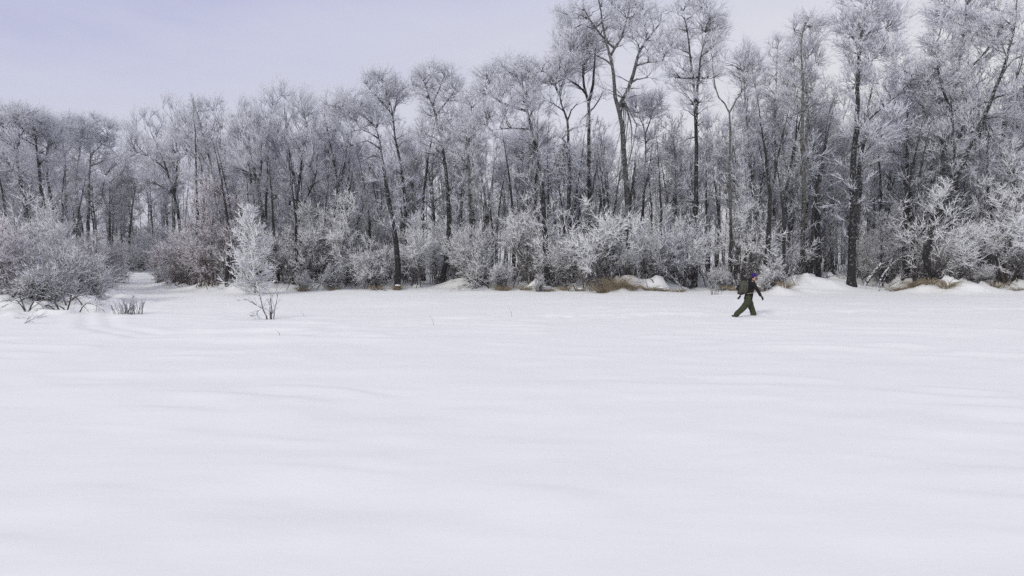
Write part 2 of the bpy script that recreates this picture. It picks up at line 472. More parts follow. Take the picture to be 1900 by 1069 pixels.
    cr.add(C, np.broadcast_to(np.array((rC, rC * .75, 0)), (len(C), 3)), 3, rimeC)
    D = spawn(C, nD, .12, LD, angD, .12, 2, r, 0, taperL=.35)
    cr.add(D, np.broadcast_to(np.array((rD, 0)), (len(D), 2)), 3, rimeD)
    c = cr.build('crown', m_bark, root); c['kind'] = 'stuff'
    root['_h'] = float(max(P[:, 2].max(), tB[:, 2].max()) + .5)
    return root

def copy_tree(o, loc, rz, sc, label=None, group=None, cat=None):
    c = o.copy(); COL.objects.link(c); c.location = loc; c.rotation_euler = (0, 0, rz); c.scale = (sc,) * 3
    for k in ('label', 'group'):
        if k in c: del c[k]
    tag(c, label, cat, group)
    for ch in o.children:
        d = ch.copy(); COL.objects.link(d); d.parent = c
    return c

# ------------------------------------------------------------------ the snow field and the wood floor: one sheet
def build_ground():
    ys = [-40, -20, -10, -5, -2, 0]
    y = 1.0
    while y < 900:
        ys.append(y); y += max(.06, min(.0095 * y, .32)) if y < 50 else (.6 if y < 90 else y * .09)
    ys = np.array(ys)
    NX = 380
    s = np.linspace(-1, 1, NX)
    half = np.maximum(12, np.abs(ys) * 1.02 + 6) * np.where(ys > 110, 1.6, 1)
    X = s[None] * half[:, None]; Y = np.repeat(ys[:, None], NX, 1)
    Z = height(X, Y)
    V = np.stack([X, Y, Z], -1).reshape(-1, 3)
    i = np.arange(len(ys) - 1)[:, None] * NX + np.arange(NX - 1)[None]; i = i.ravel()
    q = np.stack([i, i + 1, i + 1 + NX, i + NX], -1)
    o = link(bpy.data.objects.new('snow_field', np_mesh('snow_field', V, [q], M_SNOW)))
    o['kind'] = 'structure'
build_ground()

# ------------------------------------------------------------------ the trees one can tell apart
TREES = {}
def T(key, *a, **k): TREES[key] = make_tree(*a, **k); return TREES[key]
ASP = dict(nA=16, nB=170)
# the tall group right of the middle
T('fork', 'aspen_tree', 'tall white-barked aspen forking into a Y, black at its foot', 'tree', 1168, 38.5,
  [(.26, [(1168, 540), (1166, 420), (1163, 360), (1159, 300), (1152, 235), (1146, 203), (1140, 180), (1138, 140), (1132, 105), (1121, 60), (1115, 20), (1108, -20)]),
   (.17, [(1150, 208), (1165, 170), (1175, 138), (1181, 108), (1195, 80), (1222, 45), (1228, 20)]),
   (.10, [(1138, 120), (1150, 75), (1163, 35), (1172, -10)]), (.08, [(1178, 130), (1200, 118), (1230, 112)]),
   (.08, [(1132, 100), (1105, 50), (1085, 20), (1075, -20)]), (.07, [(1122, 60), (1100, 55), (1080, 45)])],
  [(1110, 15, 75, 50), (1085, 70, 35, 30), (1155, 40, 45, 55), (1200, 60, 36, 55), (1215, 105, 28, 30), (1190, 150, 25, 22, .5), (1135, 150, 22, 25, .4)],
  M_ASPEN, nA=26, nB=290)
T('crook', 'poplar_tree', 'dark crooked poplar just left of the tall forked aspen', 'tree', 1095, 39.5,
  [(.23, [(1095, 530), (1094, 430), (1094, 300), (1093, 230), (1092, 192), (1083, 160), (1081, 120), (1078, 80), (1070, 50)]),
   (.13, [(1092, 195), (1101, 155), (1104, 110), (1108, 75)]), (.09, [(1088, 180), (1070, 160), (1050, 145), (1035, 135)]), (.07, [(1093, 220), (1110, 190), (1120, 165)])],
  [(1065, 75, 34, 45), (1050, 110, 26, 30), (1095, 100, 26, 45), (1060, 150, 24, 20, .5), (1110, 180, 18, 20, .4)], M_POPLAR, nA=18, nB=190)
T('pair_left', 'poplar_tree', 'black-trunked poplar with long limbs reaching left over the gap in the skyline', 'tree', 1055, 37.5,
  [(.21, [(1058, 535), (1056, 430), (1056, 330), (1054, 270), (1052, 225), (1042, 192), (1038, 165), (1037, 140)]),
   (.10, [(1038, 172), (1022, 145), (1005, 130), (985, 142)]), (.09, [(1040, 180), (1055, 120), (1064, 80)]), (.07, [(1052, 230), (1060, 205), (1078, 185)])],
  [(1010, 135, 30, 28), (1040, 130, 26, 28), (1060, 95, 20, 34), (1030, 190, 26, 18, .6), (1072, 190, 18, 16, .4)], M_POPLAR, nA=16, nB=165)
T('lean_mid', 'poplar_tree', 'left-leaning poplar with a broad round crown standing above the brightest willow', 'tree', 1015, 37,
  [(.22, [(1018, 535), (1012, 440), (1005, 335), (992, 260), (978, 205), (972, 168), (958, 150), (940, 130)]),
   (.10, [(972, 172), (980, 150), (985, 120)]), (.10, [(955, 210), (930, 190), (905, 165), (885, 150)]), (.08, [(976, 200), (990, 180)]), (.07, [(985, 230), (950, 238), (915, 242)])],
  [(942, 135, 42, 32), (905, 155, 30, 28), (975, 150, 26, 26), (930, 190, 42, 32), (985, 185, 20, 26), (920, 235, 45, 24, .6)], M_POPLAR, nA=20, nB=230, steep=.45)
T('slim_870', 'aspen_tree', 'slim grey aspen with a narrow frosted crown left of the leaning round-crowned poplar', 'tree', 872, 40,
  [(.15, [(874, 530), (872, 420), (871, 300), (873, 225), (878, 180)])], [(876, 195, 26, 40), (870, 260, 34, 45, .8)], M_ASPENG, nA=14, nB=130, low=12)
T('round_810', 'poplar_tree', 'poplar with a domed frosted crown, highest of the skyline left of the middle', 'tree', 818, 41,
  [(.22, [(830, 530), (832, 440), (828, 340), (815, 240), (805, 200), (812, 175), (822, 150)]),
   (.09, [(806, 205), (795, 170), (785, 150)]), (.09, [(812, 215), (828, 190), (845, 165)])],
  [(808, 148, 40, 34), (780, 160, 20, 26), (840, 165, 22, 30), (825, 215, 40, 34), (800, 260, 44, 30, .6)], M_POPLAR, nA=20, nB=230, steep=.45)
T('round_715', 'poplar_tree', 'poplar whose rounded crown rises behind the leaning tree with bare black side branches', 'tree', 752, 42,
  [(.19, [(760, 520), (752, 400), (744, 310), (734, 260), (727, 215), (720, 180), (714, 160)]), (.08, [(726, 215), (735, 180), (738, 160)])],
  [(710, 165, 34, 26), (740, 170, 20, 18), (715, 205, 30, 26, .8), (700, 190, 22, 20)], M_POPLAR, nA=16, nB=160)
T('leaner', 'poplar_tree', 'left-leaning black poplar with bare horizontal branches on its left side', 'tree', 738, 38,
  [(.24, [(745, 525), (736, 460), (726, 400), (716, 330), (707, 280), (699, 242), (690, 222)]),
   (.09, [(697, 240), (702, 225), (706, 215)]), (.06, [(707, 292), (690, 290), (668, 302)]), (.06, [(704, 272), (680, 262), (655, 270)]), (.06, [(698, 250), (670, 240), (645, 250)]), (.07, [(694, 232), (665, 210), (635, 200)])],
  [(645, 197, 38, 26), (675, 215, 36, 24), (625, 210, 18, 22), (700, 218, 18, 14, .5), (660, 250, 30, 16, .35)], M_POPLAR, nA=16, nB=170, steep=.3, rimeB=.2)
# vase shaped elms with fine ascending twigs
FAN = dict(steep=.95, LC=1.15, LD=.46, upC=.55, angC=.5, angD=.5, rC=.012, rD=.0088, nA=24, nB=190, nC=7, nD=5, crook=.03, understory=False)
T('elm', 'elm_tree', 'broad vase-shaped elm with an upswept fan of fine twigs, tallest left of the poplars', 'tree', 553, 43,
  [(.22, [(560, 510), (556, 420), (549, 350), (540, 300), (533, 240), (528, 190)]), (.11, [(550, 360), (562, 290), (572, 220)]), (.11, [(549, 350), (520, 300), (500, 240), (490, 200)]), (.09, [(556, 400), (585, 330), (592, 260)])],
  [(530, 225, 58, 72), (500, 250, 36, 60), (572, 250, 32, 62), (540, 310, 60, 50, .7)], M_GREY, **{**FAN, 'nB': 320, 'nA': 40})
T('elm2', 'elm_tree', 'slender elm with straight ascending branches just left of the broad elm', 'tree', 488, 42,
  [(.18, [(492, 510), (490, 430), (482, 370), (468, 300), (452, 240), (445, 205)]), (.09, [(480, 360), (485, 290), (480, 240)])],
  [(445, 240, 30, 52), (470, 270, 30, 50), (425, 290, 26, 40, .7), (470, 340, 36, 40, .5)], M_GREY, **FAN)
T('elm3', 'elm_tree', 'fan-crowned elm with its trunk leaning left above the pinkish willow', 'tree', 415, 43,
  [(.18, [(425, 510), (420, 430), (405, 360), (388, 290), (370, 225), (362, 195)]), (.10, [(405, 360), (420, 300), (412, 240)]), (.08, [(395, 320), (360, 270), (335, 235)])],
  [(365, 230, 36, 42), (400, 240, 30, 50), (340, 270, 30, 50), (385, 320, 46, 50, .7)], M_GREY, **FAN)
T('elm4', 'elm_tree', 'elm with a wide spray of frosted twigs standing right of the snowy path', 'tree', 330, 47,
  [(.18, [(338, 510), (335, 430), (322, 360), (300, 290), (275, 235)]), (.10, [(322, 365), (330, 300), (325, 220)]), (.08, [(310, 320), (275, 290), (245, 260)])],
  [(270, 260, 34, 44), (315, 240, 34, 50), (255, 300, 30, 46), (310, 330, 52, 50, .7)], M_GREY, **FAN)
T('elm5', 'elm_tree', 'narrow elm in the skyline notch between the broad elm and the poplars', 'tree', 622, 45,
  [(.15, [(640, 515), (638, 430), (628, 350), (618, 290), (605, 230), (600, 205)]), (.07, [(628, 350), (640, 300), (648, 260)])],
  [(605, 250, 24, 50), (630, 290, 28, 46), (620, 350, 36, 44, .6)], M_GREY, **FAN)
# left wood
T('l1', 'poplar_tree', 'dark poplar leaning left with gnarled top, nearest the picture\'s left edge', 'tree', 52, 38,
  [(.20, [(58, 520), (52, 430), (43, 370), (33, 310), (25, 272), (16, 240), (12, 205)]), (.09, [(25, 275), (38, 252), (50, 235)]), (.06, [(18, 250), (5, 235), (-10, 225)])],
  [(15, 215, 26, 22), (45, 225, 24, 18), (-5, 240, 24, 24), (20, 280, 34, 30, .6)], M_POPLAR, nA=14, nB=120, rimeD=.85)
T('l2', 'poplar_tree', 'dark poplar with three short hooked limbs at its top, second from the picture\'s left edge', 'tree', 86, 40,
  [(.19, [(92, 520), (88, 430), (78, 350), (70, 290), (68, 262), (62, 240), (60, 222)]), (.06, [(66, 262), (50, 245), (36, 236)]), (.06, [(70, 272), (55, 263), (35, 258)])],
  [(60, 225, 28, 20), (45, 250, 30, 18, .7), (75, 245, 20, 20), (65, 300, 30, 34, .5)], M_POPLAR, nA=12, nB=110, rimeD=.85)
T('l3', 'poplar_tree', 'dark poplar with a curved bare top bending left, third from the picture\'s left edge', 'tree', 106, 41,
  [(.17, [(108, 520), (105, 430), (96, 370), (88, 315), (88, 280), (92, 258), (84, 238)])],
  [(84, 240, 22, 22), (98, 250, 18, 22), (90, 300, 28, 34, .5)], M_POPLAR, nA=10, nB=95, rimeD=.85)
T('l4', 'aspen_tree', 'pale green-grey aspen stem in the left wood with a fan-shaped top', 'tree', 145, 46,
  [(.17, [(147, 500), (146, 430), (143, 370), (142, 318), (148, 285), (145, 262), (132, 240)]), (.06, [(148, 285), (152, 255), (158, 232)])],
  [(135, 240, 32, 24), (155, 250, 24, 26), (140, 300, 30, 34, .5)], M_ASPENG, nA=14, nB=130, low=6)
T('l5', 'aspen_tree', 'Y-topped aspen at the right end of the left wood\'s skyline', 'tree', 166, 48,
  [(.18, [(166, 500), (165, 430), (166, 370), (168, 300), (168, 284), (163, 262), (162, 235)]), (.07, [(168, 286), (182, 274), (196, 262)])],
  [(165, 240, 24, 24), (190, 245, 26, 24), (185, 285, 30, 26, .6)], M_ASPENG, nA=14, nB=130, low=6)
T('l6', 'aspen_tree', 'thin frosted aspen between the hooked dark poplars and the pale green stem', 'tree', 122, 44,
  [(.14, [(126, 500), (124, 420), (120, 340), (118, 285), (112, 250)])], [(112, 245, 24, 28), (120, 300, 28, 36, .6)], M_GREY, nA=12, nB=110, low=8)
T('l7', 'aspen_tree', 'broken-topped dark aspen standing at the far end of the snowy path', 'tree', 203, 78,
  [(.24, [(205, 500), (204, 430), (203, 340)]), (.12, [(204, 400), (190, 360), (196, 325)])], [(215, 300, 30, 30), (190, 330, 24, 26), (230, 280, 26, 30)], M_POPLAR, nA=14, nB=130)
# slim aspens right of the forked one
T('r1', 'poplar_tree', 'tall poplar with a round tufted top, next right of the forked aspen', 'tree', 1288, 39,
  [(.21, [(1285, 530), (1288, 430), (1290, 330), (1292, 240), (1288, 160), (1280, 100), (1276, 60), (1268, 20)]),
   (.14, [(1290, 270), (1294, 180), (1300, 110), (1310, 60)]), (.07, [(1284, 150), (1262, 142), (1245, 120)])],
  [(1285, 25, 48, 40), (1320, 60, 26, 34), (1255, 75, 20, 28), (1262, 140, 24, 26, .7), (1308, 120, 30, 34), (1285, 190, 30, 34, .6)], M_POPLAR, nA=22, nB=240)
T('r2', 'aspen_tree', 'small-crowned aspen with twin limbs behind and right of the tall forked one', 'tree', 1195, 45,
  [(.15, [(1192, 515), (1194, 400), (1197, 320), (1197, 250), (1188, 220), (1180, 200)]), (.07, [(1198, 252), (1208, 220), (1218, 190)])],
  [(1185, 195, 24, 24), (1212, 195, 22, 24), (1200, 240, 26, 24, .6)], M_GREY, nA=14, nB=130)
T('r3', 'aspen_tree', 'sparse aspen forking into a wide bare Y before open sky', 'tree', 1355, 38,
  [(.13, [(1356, 530), (1355, 430), (1354, 300), (1354, 208), (1335, 180), (1325, 150), (1320, 95)]), (.07, [(1354, 208), (1366, 185), (1375, 172), (1378, 130)])],
  [(1322, 130, 20, 40, .5), (1335, 110, 16, 30, .5), (1375, 150, 18, 40, .6), (1350, 240, 30, 40, .35)], M_ASPENG, nA=12, nB=75, nC=6, low=6)
T('r4', 'aspen_tree', 'slim aspen with a feathery pointed top immediately right of the bare Y', 'tree', 1398, 41,
  [(.13, [(1398, 525), (1396, 400), (1388, 300), (1382, 200), (1380, 120), (1388, 80)])], [(1384, 115, 20, 36), (1398, 140, 18, 30), (1388, 200, 26, 40, .8)], M_ASPENG, nA=14, nB=125, **{'steep': .9, 'upC': .5, 'angC': .5, 'low': 10})
T('r5', 'aspen_tree', 'thin aspen between the feathery one and the dense fluffy one', 'tree', 1436, 43,
  [(.13, [(1437, 520), (1436, 400), (1438, 260), (1440, 150), (1443, 90)])], [(1442, 100, 16, 32), (1438, 170, 24, 44), (1440, 250, 28, 40, .6)], M_ASPENG, nA=14, nB=130, low=12)
T('r6', 'aspen_tree', 'tall aspen with a dense fluffy column of frosted twigs, green-grey trunk', 'tree', 1490, 39,
  [(.19, [(1487, 530), (1490, 430), (1494, 330), (1491, 250), (1490, 150), (1487, 80), (1492, 40)]), (.09, [(1492, 300), (1500, 240), (1502, 180)])],
  [(1488, 60, 28, 36), (1490, 115, 40, 40), (1498, 180, 42, 40), (1460, 170, 26, 30, .6)], M_ASPENG, nA=24, nB=240, low=10)
T('r7', 'poplar_tree', 'thick-trunked double poplar with a huge top-heavy crown cut by the picture\'s top', 'tree', 1582, 37,
  [(.27, [(1577, 540), (1582, 470), (1585, 400), (1586, 300), (1590, 220), (1592, 130), (1598, 60), (1605, 0)]),
   (.17, [(1585, 380), (1600, 290), (1612, 200), (1625, 130)]), (.09, [(1592, 110), (1580, 70), (1562, 45)]), (.08, [(1600, 250), (1640, 200), (1690, 160)])],
  [(1615, 15, 60, 45), (1580, 60, 36, 40), (1660, 50, 42, 45), (1640, 110, 48, 40), (1590, 140, 36, 36), (1660, 170, 40, 36, .8), (1620, 230, 50, 40, .8)], M_POPLAR, nA=30, nB=330, rC=.018, rD=.0135, LD=.38)
T('r8', 'poplar_tree', 'straight dark poplar between the huge double one and the frosted crowns by the right edge', 'tree', 1686, 40,
  [(.20, [(1685, 535), (1687, 430), (1685, 330), (1683, 220), (1690, 150)])], [(1690, 160, 34, 34), (1720, 220, 34, 36, .8), (1670, 260, 34, 36, .8), (1700, 310, 40, 36, .6)], M_POPLAR, nA=20, nB=200, rC=.018, rD=.0135, LD=.38)
T('r9', 'poplar_tree', 'poplar with dark arching limbs filling the picture\'s upper right', 'tree', 1745, 38,
  [(.22, [(1735, 535), (1738, 430), (1745, 330), (1760, 230), (1778, 130), (1790, 50), (1795, -10)]), (.10, [(1765, 210), (1745, 150), (1735, 90)]), (.10, [(1775, 150), (1815, 110), (1850, 80)])],
  [(1780, 10, 50, 40), (1750, 70, 36, 40), (1800, 80, 44, 40), (1745, 140, 36, 40), (1800, 170, 50, 40), (1770, 250, 52, 44, .8)], M_POPLAR, nA=30, nB=380, wide=1.25, rC=.018, rD=.0135, LD=.38)
T('r10', 'poplar_tree', 'black poplar leaning hard to the right across the upper right corner', 'tree', 1745, 36,
  [(.20, [(1700, 540), (1716, 480), (1745, 400), (1785, 310), (1830, 205), (1858, 135), (1875, 83), (1885, 30), (1890, -30)]), (.09, [(1838, 195), (1870, 175), (1900, 160)]), (.08, [(1860, 130), (1885, 110), (1915, 100)])],
  [(1860, 30, 40, 50), (1905, 110, 36, 44), (1900, 190, 36, 40), (1850, 60, 22, 30, .6)], M_POPLAR, nA=16, nB=170)
T('r11', 'aspen_tree', 'frosted aspen half outside the picture at its right edge', 'tree', 1888, 38,
  [(.16, [(1890, 535), (1890, 400), (1884, 300), (1895, 200), (1900, 130)])], [(1890, 240, 40, 60), (1870, 320, 44, 50, .9), (1930, 200, 40, 70)], M_ASPENG, nA=18, nB=180, low=8, rC=.018, rD=.0135, LD=.38)

# ------------------------------------------------------------------ shrubs
def make_shrub(name, label, cat, px, depth, w, h, m_bark, group=None, nA=16, nB=10, nC=7, nD=6, seed=0, LB=1.3, LC=.75, LD=.42, rC=.022, rD=.017,
               spread=.55, rime=(-.1, .12, .6, .95), K=6, curl=.28, rA=.034, lean=0, foot=.5, x=None, tmin=.42, upB=.05, droop=.0, lowfill=True):
    r = np.random.default_rng(500 + seed)
    bx = unproj(px, HORIZON, depth)[0] if x is None else x
    O = np.array((bx, depth, ground(bx, depth)))
    root = empty(name, O); tag(root, label, cat, group)
    a = r.uniform(0, 2 * np.pi, nA); q = r.uniform(0, 1, nA) ** .6
    nc = 6
    ca, cq = r.uniform(0, 2 * np.pi, nc), r.uniform(.1, 1, nc) ** .5
    cz = r.uniform(.38, .95, nc) * (1 - .25 * cq); cz[0] = .95; cq[0] *= .4
    ci = r.integers(0, nc, nA)
    zz = (cz[ci] + r.normal(0, .09, nA)).clip(.25, 1.0) * h
    tgt = np.stack([np.cos(ca[ci]) * cq[ci] * w * .46 + r.normal(0, .09, nA) * w + lean * zz, np.sin(ca[ci]) * cq[ci] * w * .4 + r.normal(0, .09, nA) * w, zz], -1)
    st = np.stack([np.cos(a) * q * foot * w * .5, np.sin(a) * q * foot * w * .5, np.full(nA, -.15)], -1)
    c = st + (tgt - st) * .5 + np.array((0, 0, 1)) * h * .16 * r.uniform(-.2, 1, (nA, 1)) + r.normal(0, .05 * h, (nA, 3))
    u = np.linspace(0, 1, K + 2)[None, :, None]
    A = (1 - u) ** 2 * st[:, None] + 2 * u * (1 - u) * c[:, None] + u * u * tgt[:, None]
    k = r.normal(0, .035 * h / K ** .5, A.shape); k[:, 0] = 0; A = A + np.cumsum(k, 1)
    RA = (rA * r.uniform(.5, 1.2, nA))[:, None] * (1 - np.linspace(0, .85, K + 2))[None]; RA[:, -1] = .003
    for i in range(nA):
        t = Tubes(); t.add(A[i], RA[i], 5, rime[0] + .15 * np.linspace(0, 1, K + 2)[None]); t.build('stem', m_bark, root)
    nD = max(3, nD - 2); nC = max(5, nC - 1)
    t = Tubes()
    Bl = spawn(A[:, :max(3, (K + 2) * 5 // 8)], 5, .12, LB * .75, .9, .1, 5, r, curl)        # bare old twigs low on the stems
    t.add(Bl, np.broadcast_to(rA * .30 * (1 - np.linspace(0, .8, 5)), Bl.shape[:2]), 3, -.15)
    Cl = spawn(Bl, 6, .15, LC * .8, .8, .05, 3, r, curl)
    t.add(Cl, np.broadcast_to(rC * .62 * np.array((1, .8, 0)), Cl.shape[:2]), 3, .12)
    nB = max(5, int(nB * .7))
    B = spawn(A, nB, tmin, LB, .8, upB, 5, r, curl, droop=droop, taperL=.45)
    t.add(B, np.broadcast_to(rA * .36 * (1 - np.linspace(0, .8, 5)), B.shape[:2]), 3, rime[1])
    C = spawn(B, nC, .15, LC, .85, .1, 4, r, curl * 1.2, droop=droop, taperL=.35)
    t.add(C, np.broadcast_to(rC * np.array((1, .9, .7, 0)), C.shape[:2]), 3, rime[2])
    if rD > .018:
        D = spawn(C, nD, .1, LD, .8, .1, 3, r, curl, taperL=.3)
        t.add(D, np.broadcast_to(rD * np.array((1, .8, 0)), D.shape[:2]), 3, rime[3])
    else:
        D = spawn(C, nD + 1, .1, LD, .8, .1, 2, r, 0, taperL=.3)
        t.add(D, np.broadcast_to(rD * np.array((1, 0)), D.shape[:2]), 3, rime[3])
    o = t.build('crown', m_bark, root); o['kind'] = 'stuff'
    root['_h'] = float(h)
    return root
SH = {}
def S(key, *a, **k): SH[key] = make_shrub(*a, seed=len(SH), **k); return SH[key]
DARK = dict(rime=(-.15, .0, .35, .75))
THICK = dict(rC=.021, rD=.0155, LD=.38, LC=.65, curl=.4, rime=(-.1, .25, .9, 1.1))
RED = dict(rime=(-.15, .0, .32, .78))
# left clump, near
S('a', 'willow_shrub', 'biggest frosted willow of the near left thicket, dark tangle at its foot', 'shrub', 10, 26, 3.6, 3.1, M_REDB, nA=16, nB=8, nC=6, nD=6, rime=(-.15, .05, .65, 1.0))
S('b', 'willow_shrub', 'low spreading willow at the right end of the near left thicket', 'shrub', 112, 26.4, 3.6, 1.35, M_BUSH, nA=26, nB=6, nC=5, nD=5, foot=.9, rime=(-.15, -.1, .35, .8))
S('c', 'willow_shrub', 'frosted willow rising behind the near left thicket below the dark poplars', 'shrub', 70, 31, 3.8, 4.1, M_BUSH, nA=18, nB=9, nC=7, nD=6)
# right of the path
S('d', 'willow_shrub', 'tall pinkish willow just left of the bright white young larch', 'shrub', 392, 38.5, 4.0, 6.6, M_REDB, nA=22, nB=9, nC=7, nD=7, spread=.4, **RED)
S('e', 'willow_shrub', 'low pinkish willow between the path and the tall pinkish one', 'shrub', 338, 40, 4.0, 4.0, M_REDB, nA=18, nB=9, nC=7, nD=6, **RED)
S('f', 'willow_shrub', 'dark twiggy willow right behind the bright white young larch', 'shrub', 545, 39, 4.6, 4.6, M_BUSH, nA=20, nB=9, nC=7, nD=7, **DARK)
S('g', 'willow_shrub', 'willow with frosted curls left of the leaning black poplar\'s foot', 'shrub', 640, 40, 4.4, 5.4, M_BUSH, nA=18, nB=9, nC=7, nD=7)
S('h', 'willow_shrub', 'white-curled willow standing at the leaning black poplar\'s foot', 'shrub', 765, 40, 3.0, 4.1, M_BUSH, nA=14, nB=10, nC=7, nD=6, **THICK)
S('i', 'willow_shrub', 'tallest bright willow, its crest reaching halfway up the round-crowned leaning poplar', 'shrub', 985, 38.5, 5.4, 7.0, M_BUSH, nA=22, nB=9, nC=7, nD=6, **THICK)
S('j', 'willow_shrub', 'bright thickly rimed willow at the foot of the forked aspen', 'shrub', 1110, 36, 4.6, 5.6, M_BUSH, nA=20, nB=9, nC=7, nD=6, **THICK)
S('k', 'willow_shrub', 'willow with frosted curls above the dark fan of stems, behind the walker\'s trail', 'shrub', 1265, 38.5, 3.6, 4.6, M_BUSH, nA=16, nB=10, nC=8, nD=6, **THICK)
S('l', 'willow_shrub', 'bright willow rising directly behind the walking person', 'shrub', 1375, 38.5, 3.6, 6.3, M_BUSH, nA=18, nB=9, nC=7, nD=6, **THICK)
S('m', 'willow_shrub', 'low dark willow right in front of the walking person', 'shrub', 1432, 35, 2.0, 1.7, M_BUSH, nA=18, nB=8, nC=6, nD=4, LB=.7, LC=.4, LD=.2, **DARK)
S('n', 'willow_shrub', 'grey willow curls left of the low leaning logs', 'shrub', 1612, 44, 3.4, 3.4, M_BUSH, nA=14, nB=9, nC=7, nD=6)
S('o', 'willow_shrub', 'bright willow overhanging the straw tussocks near the right edge', 'shrub', 1725, 36.5, 4.0, 5.4, M_BUSH, nA=18, nB=9, nC=7, nD=6, **THICK)
S('p', 'willow_shrub', 'huge bright willow with black stems at the picture\'s right edge', 'shrub', 1850, 37, 5.4, 8.2, M_BUSH, nA=22, nB=11, nC=8, nD=6, rA=.07, **THICK)
S('q', 'willow_shrub', 'low willow with frosted curls left of the brightest tall one', 'shrub', 885, 38.5, 4.0, 3.4, M_BUSH, nA=18, nB=10, nC=7, nD=6, **DARK)
S('r', 'willow_shrub', 'dark fan of bare stems spreading right between the forked aspen and the walker', 'shrub', 1232, 37.2, 3.2, 3.2, M_DEAD, nA=16, nB=6, nC=5, nD=4, lean=.55, rA=.05, foot=.08, **DARK)
S('s', 'willow_shrub', 'low arching willow on the mound left of the white-curled one', 'shrub', 695, 38.6, 3.0, 2.4, M_BUSH, nA=20, nB=9, nC=6, nD=5, LB=.9, LC=.5, **DARK)
# the low scrub along the edge and under the trees: copies of the shrubs above
PROTO = [SH[k] for k in 'fgqsno']
EXTRA = [(70, 24.8, .62, 'b', 'small frosted willow in the middle of the near left thicket'), (152, 27.2, .6, 'b', 'small frosted willow last at the near left thicket\'s right end'), (-8, 24.4, .7, 'e', 'pinkish willow cut by the picture\'s left edge'),
         (455, 40, .8, 'f', 'dark scrub willow in the shade directly behind the white larch'), (500, 42, .95, 'g', 'willow between the white larch and the dark twiggy one behind it'),
         (590, 42, .9, 'q', 'scrub willow between the two elms\' feet and the bank'), (720, 43, 1.0, 'f', 'scrub willow behind the leaning black poplar'),
         (815, 43, .9, 'h', 'pale curled willow under the domed poplar'), (855, 41.5, .8, 'k', 'pale willow beside the slim grey aspen'),
         (930, 37.6, .6, 's', 'low scrub at the left foot of the brightest tall willow'), (1045, 37.4, .8, 'q', 'scrub filling the gap between the two brightest willows'),
         (1165, 36.2, .55, 's', 'low scrub right beside the forked aspen\'s foot'), (1200, 37.5, .75, 'k', 'pale willow right of the forked aspen over the straw'),
         (1340, 37.6, .5, 's', 'low scrub left of the walking person'),
         (1460, 39, .8, 'n', 'grey willow behind the low dark one in front of the walker'), 
         (1660, 40, .8, 'f', 'grey willow above the leaning logs'), (1780, 36.2, .75, 'j', 'bright willow between the straw tussocks and the huge one at the right'),
         (1820, 35.8, .45, 's', 'low scrub left of the huge willow\'s black stems'), (1895, 36, .8, 'k', 'pale willow cut by the picture\'s right edge'),
         (300, 46, .8, 'e', 'pinkish willow on the right bank of the path'), (318, 41, .55, 's', 'low dark scrub overhanging the path\'s right side'),
         (-10, 28.5, .9, 'b', 'frosted willow behind the big one at the left edge'), (150, 33, .6, 'e', 'pinkish willow beside the path behind the near left thicket'),
         (172, 36, .7, 'e', 'pinkish willow further along the path\'s left side'), (95, 34, .7, 'g', 'frosted willow deep in the left thicket'),
         (190, 46, .8, 'b', 'small frosted willow far along the path\'s left side'), (1000, 35.8, .5, 'm', 'tiny dark scrub on the bank before the brightest willow'),
         (560, 37, .6, 'm', 'tiny dark scrub on the bank right of the white larch'), (620, 38.2, .8, 'm', 'tiny dark scrub on the bank before the frosted curls')]
for i, (px, d, sc, key, lab) in enumerate(EXTRA):
    x = unproj(px, HORIZON, d)[0]
    copy_tree(SH[key], (x, d, ground(x, d)), rng.uniform(0, 6.28), sc * rng.uniform(.95, 1.05), lab, None, 'shrub')

# ------------------------------------------------------------------ thin saplings of the understorey (source pieces)
def make_sapling(key, h, px, d, label, m=M_GREY, side=16, lean=.05, cat='sapling', dense=1):
    r = np.random.default_rng(900 + int(px))
    x = unproj(px, HORIZON, d)[0]
    root = empty('sapling_tree', (x, d, ground(x, d))); tag(root, label, cat)
    P = resample([(0, 0, -.2), (r.normal(0, lean) * h * .5, r.normal(0, lean) * h * .3, h * .5), (r.normal(0, lean * 1.6) * h, r.normal(0, lean) * h, h)], .5, .03, r)
    u = np.linspace(0, 1, len(P))
    t = Tubes(); t.add(P, (.028 + .0065 * h) * (1.6 if side < 12 else 1) * (1 - u * .93), 7, -.16 + .1 * u[None]); t.build('trunk', m, root)
    B = spawn(P[None], int(side * 1.4), .12, h * .26, .85, .35, 5, r, .15, taperL=.55)
    c = Tubes(); c.add(B, np.broadcast_to(.018 * (1 - np.linspace(0, .8, 5)), B.shape[:2]), 3, .0)
    C = spawn(B, 8, .15, .75, .75, .2, 3, r, .15)
    c.add(C, np.broadcast_to(np.array((.017, .013, 0)), (len(C), 3)), 3, .3 * dense)
    D = spawn(C, 6 * dense, .1, .36, .75, .1, 2, r, 0, taperL=.3)
    c.add(D, np.broadcast_to(np.array((.013, 0)), (len(D), 2)), 3, .45 * dense)
    o = c.build('crown', m, root); o['kind'] = 'stuff'; root['_h'] = h
    return root
SAP = [make_sapling(0, 9.0, 905, 40.5, 'thin pale sapling left of the brightest willow', M_ASPENG, 30),
       make_sapling(1, 7.0, 660, 41, 'thin sapling in front of the leaning black poplar', M_GREY, 26),
       make_sapling(2, 11.0, 1240, 41, 'thin tall sapling between the forked aspen and the round-tufted poplar', M_GREY, 36),
       make_sapling(3, 6.0, 1545, 42, 'thin sapling left of the thick double poplar', M_ASPENG, 22),
       make_sapling(4, 12.0, 1465, 41.5, 'thin tall sapling left of the dense fluffy aspen', M_GREY, 36),
       make_sapling(5, 5.0, 1640, 39, 'short sapling by the leaning logs', M_GREY, 18)]

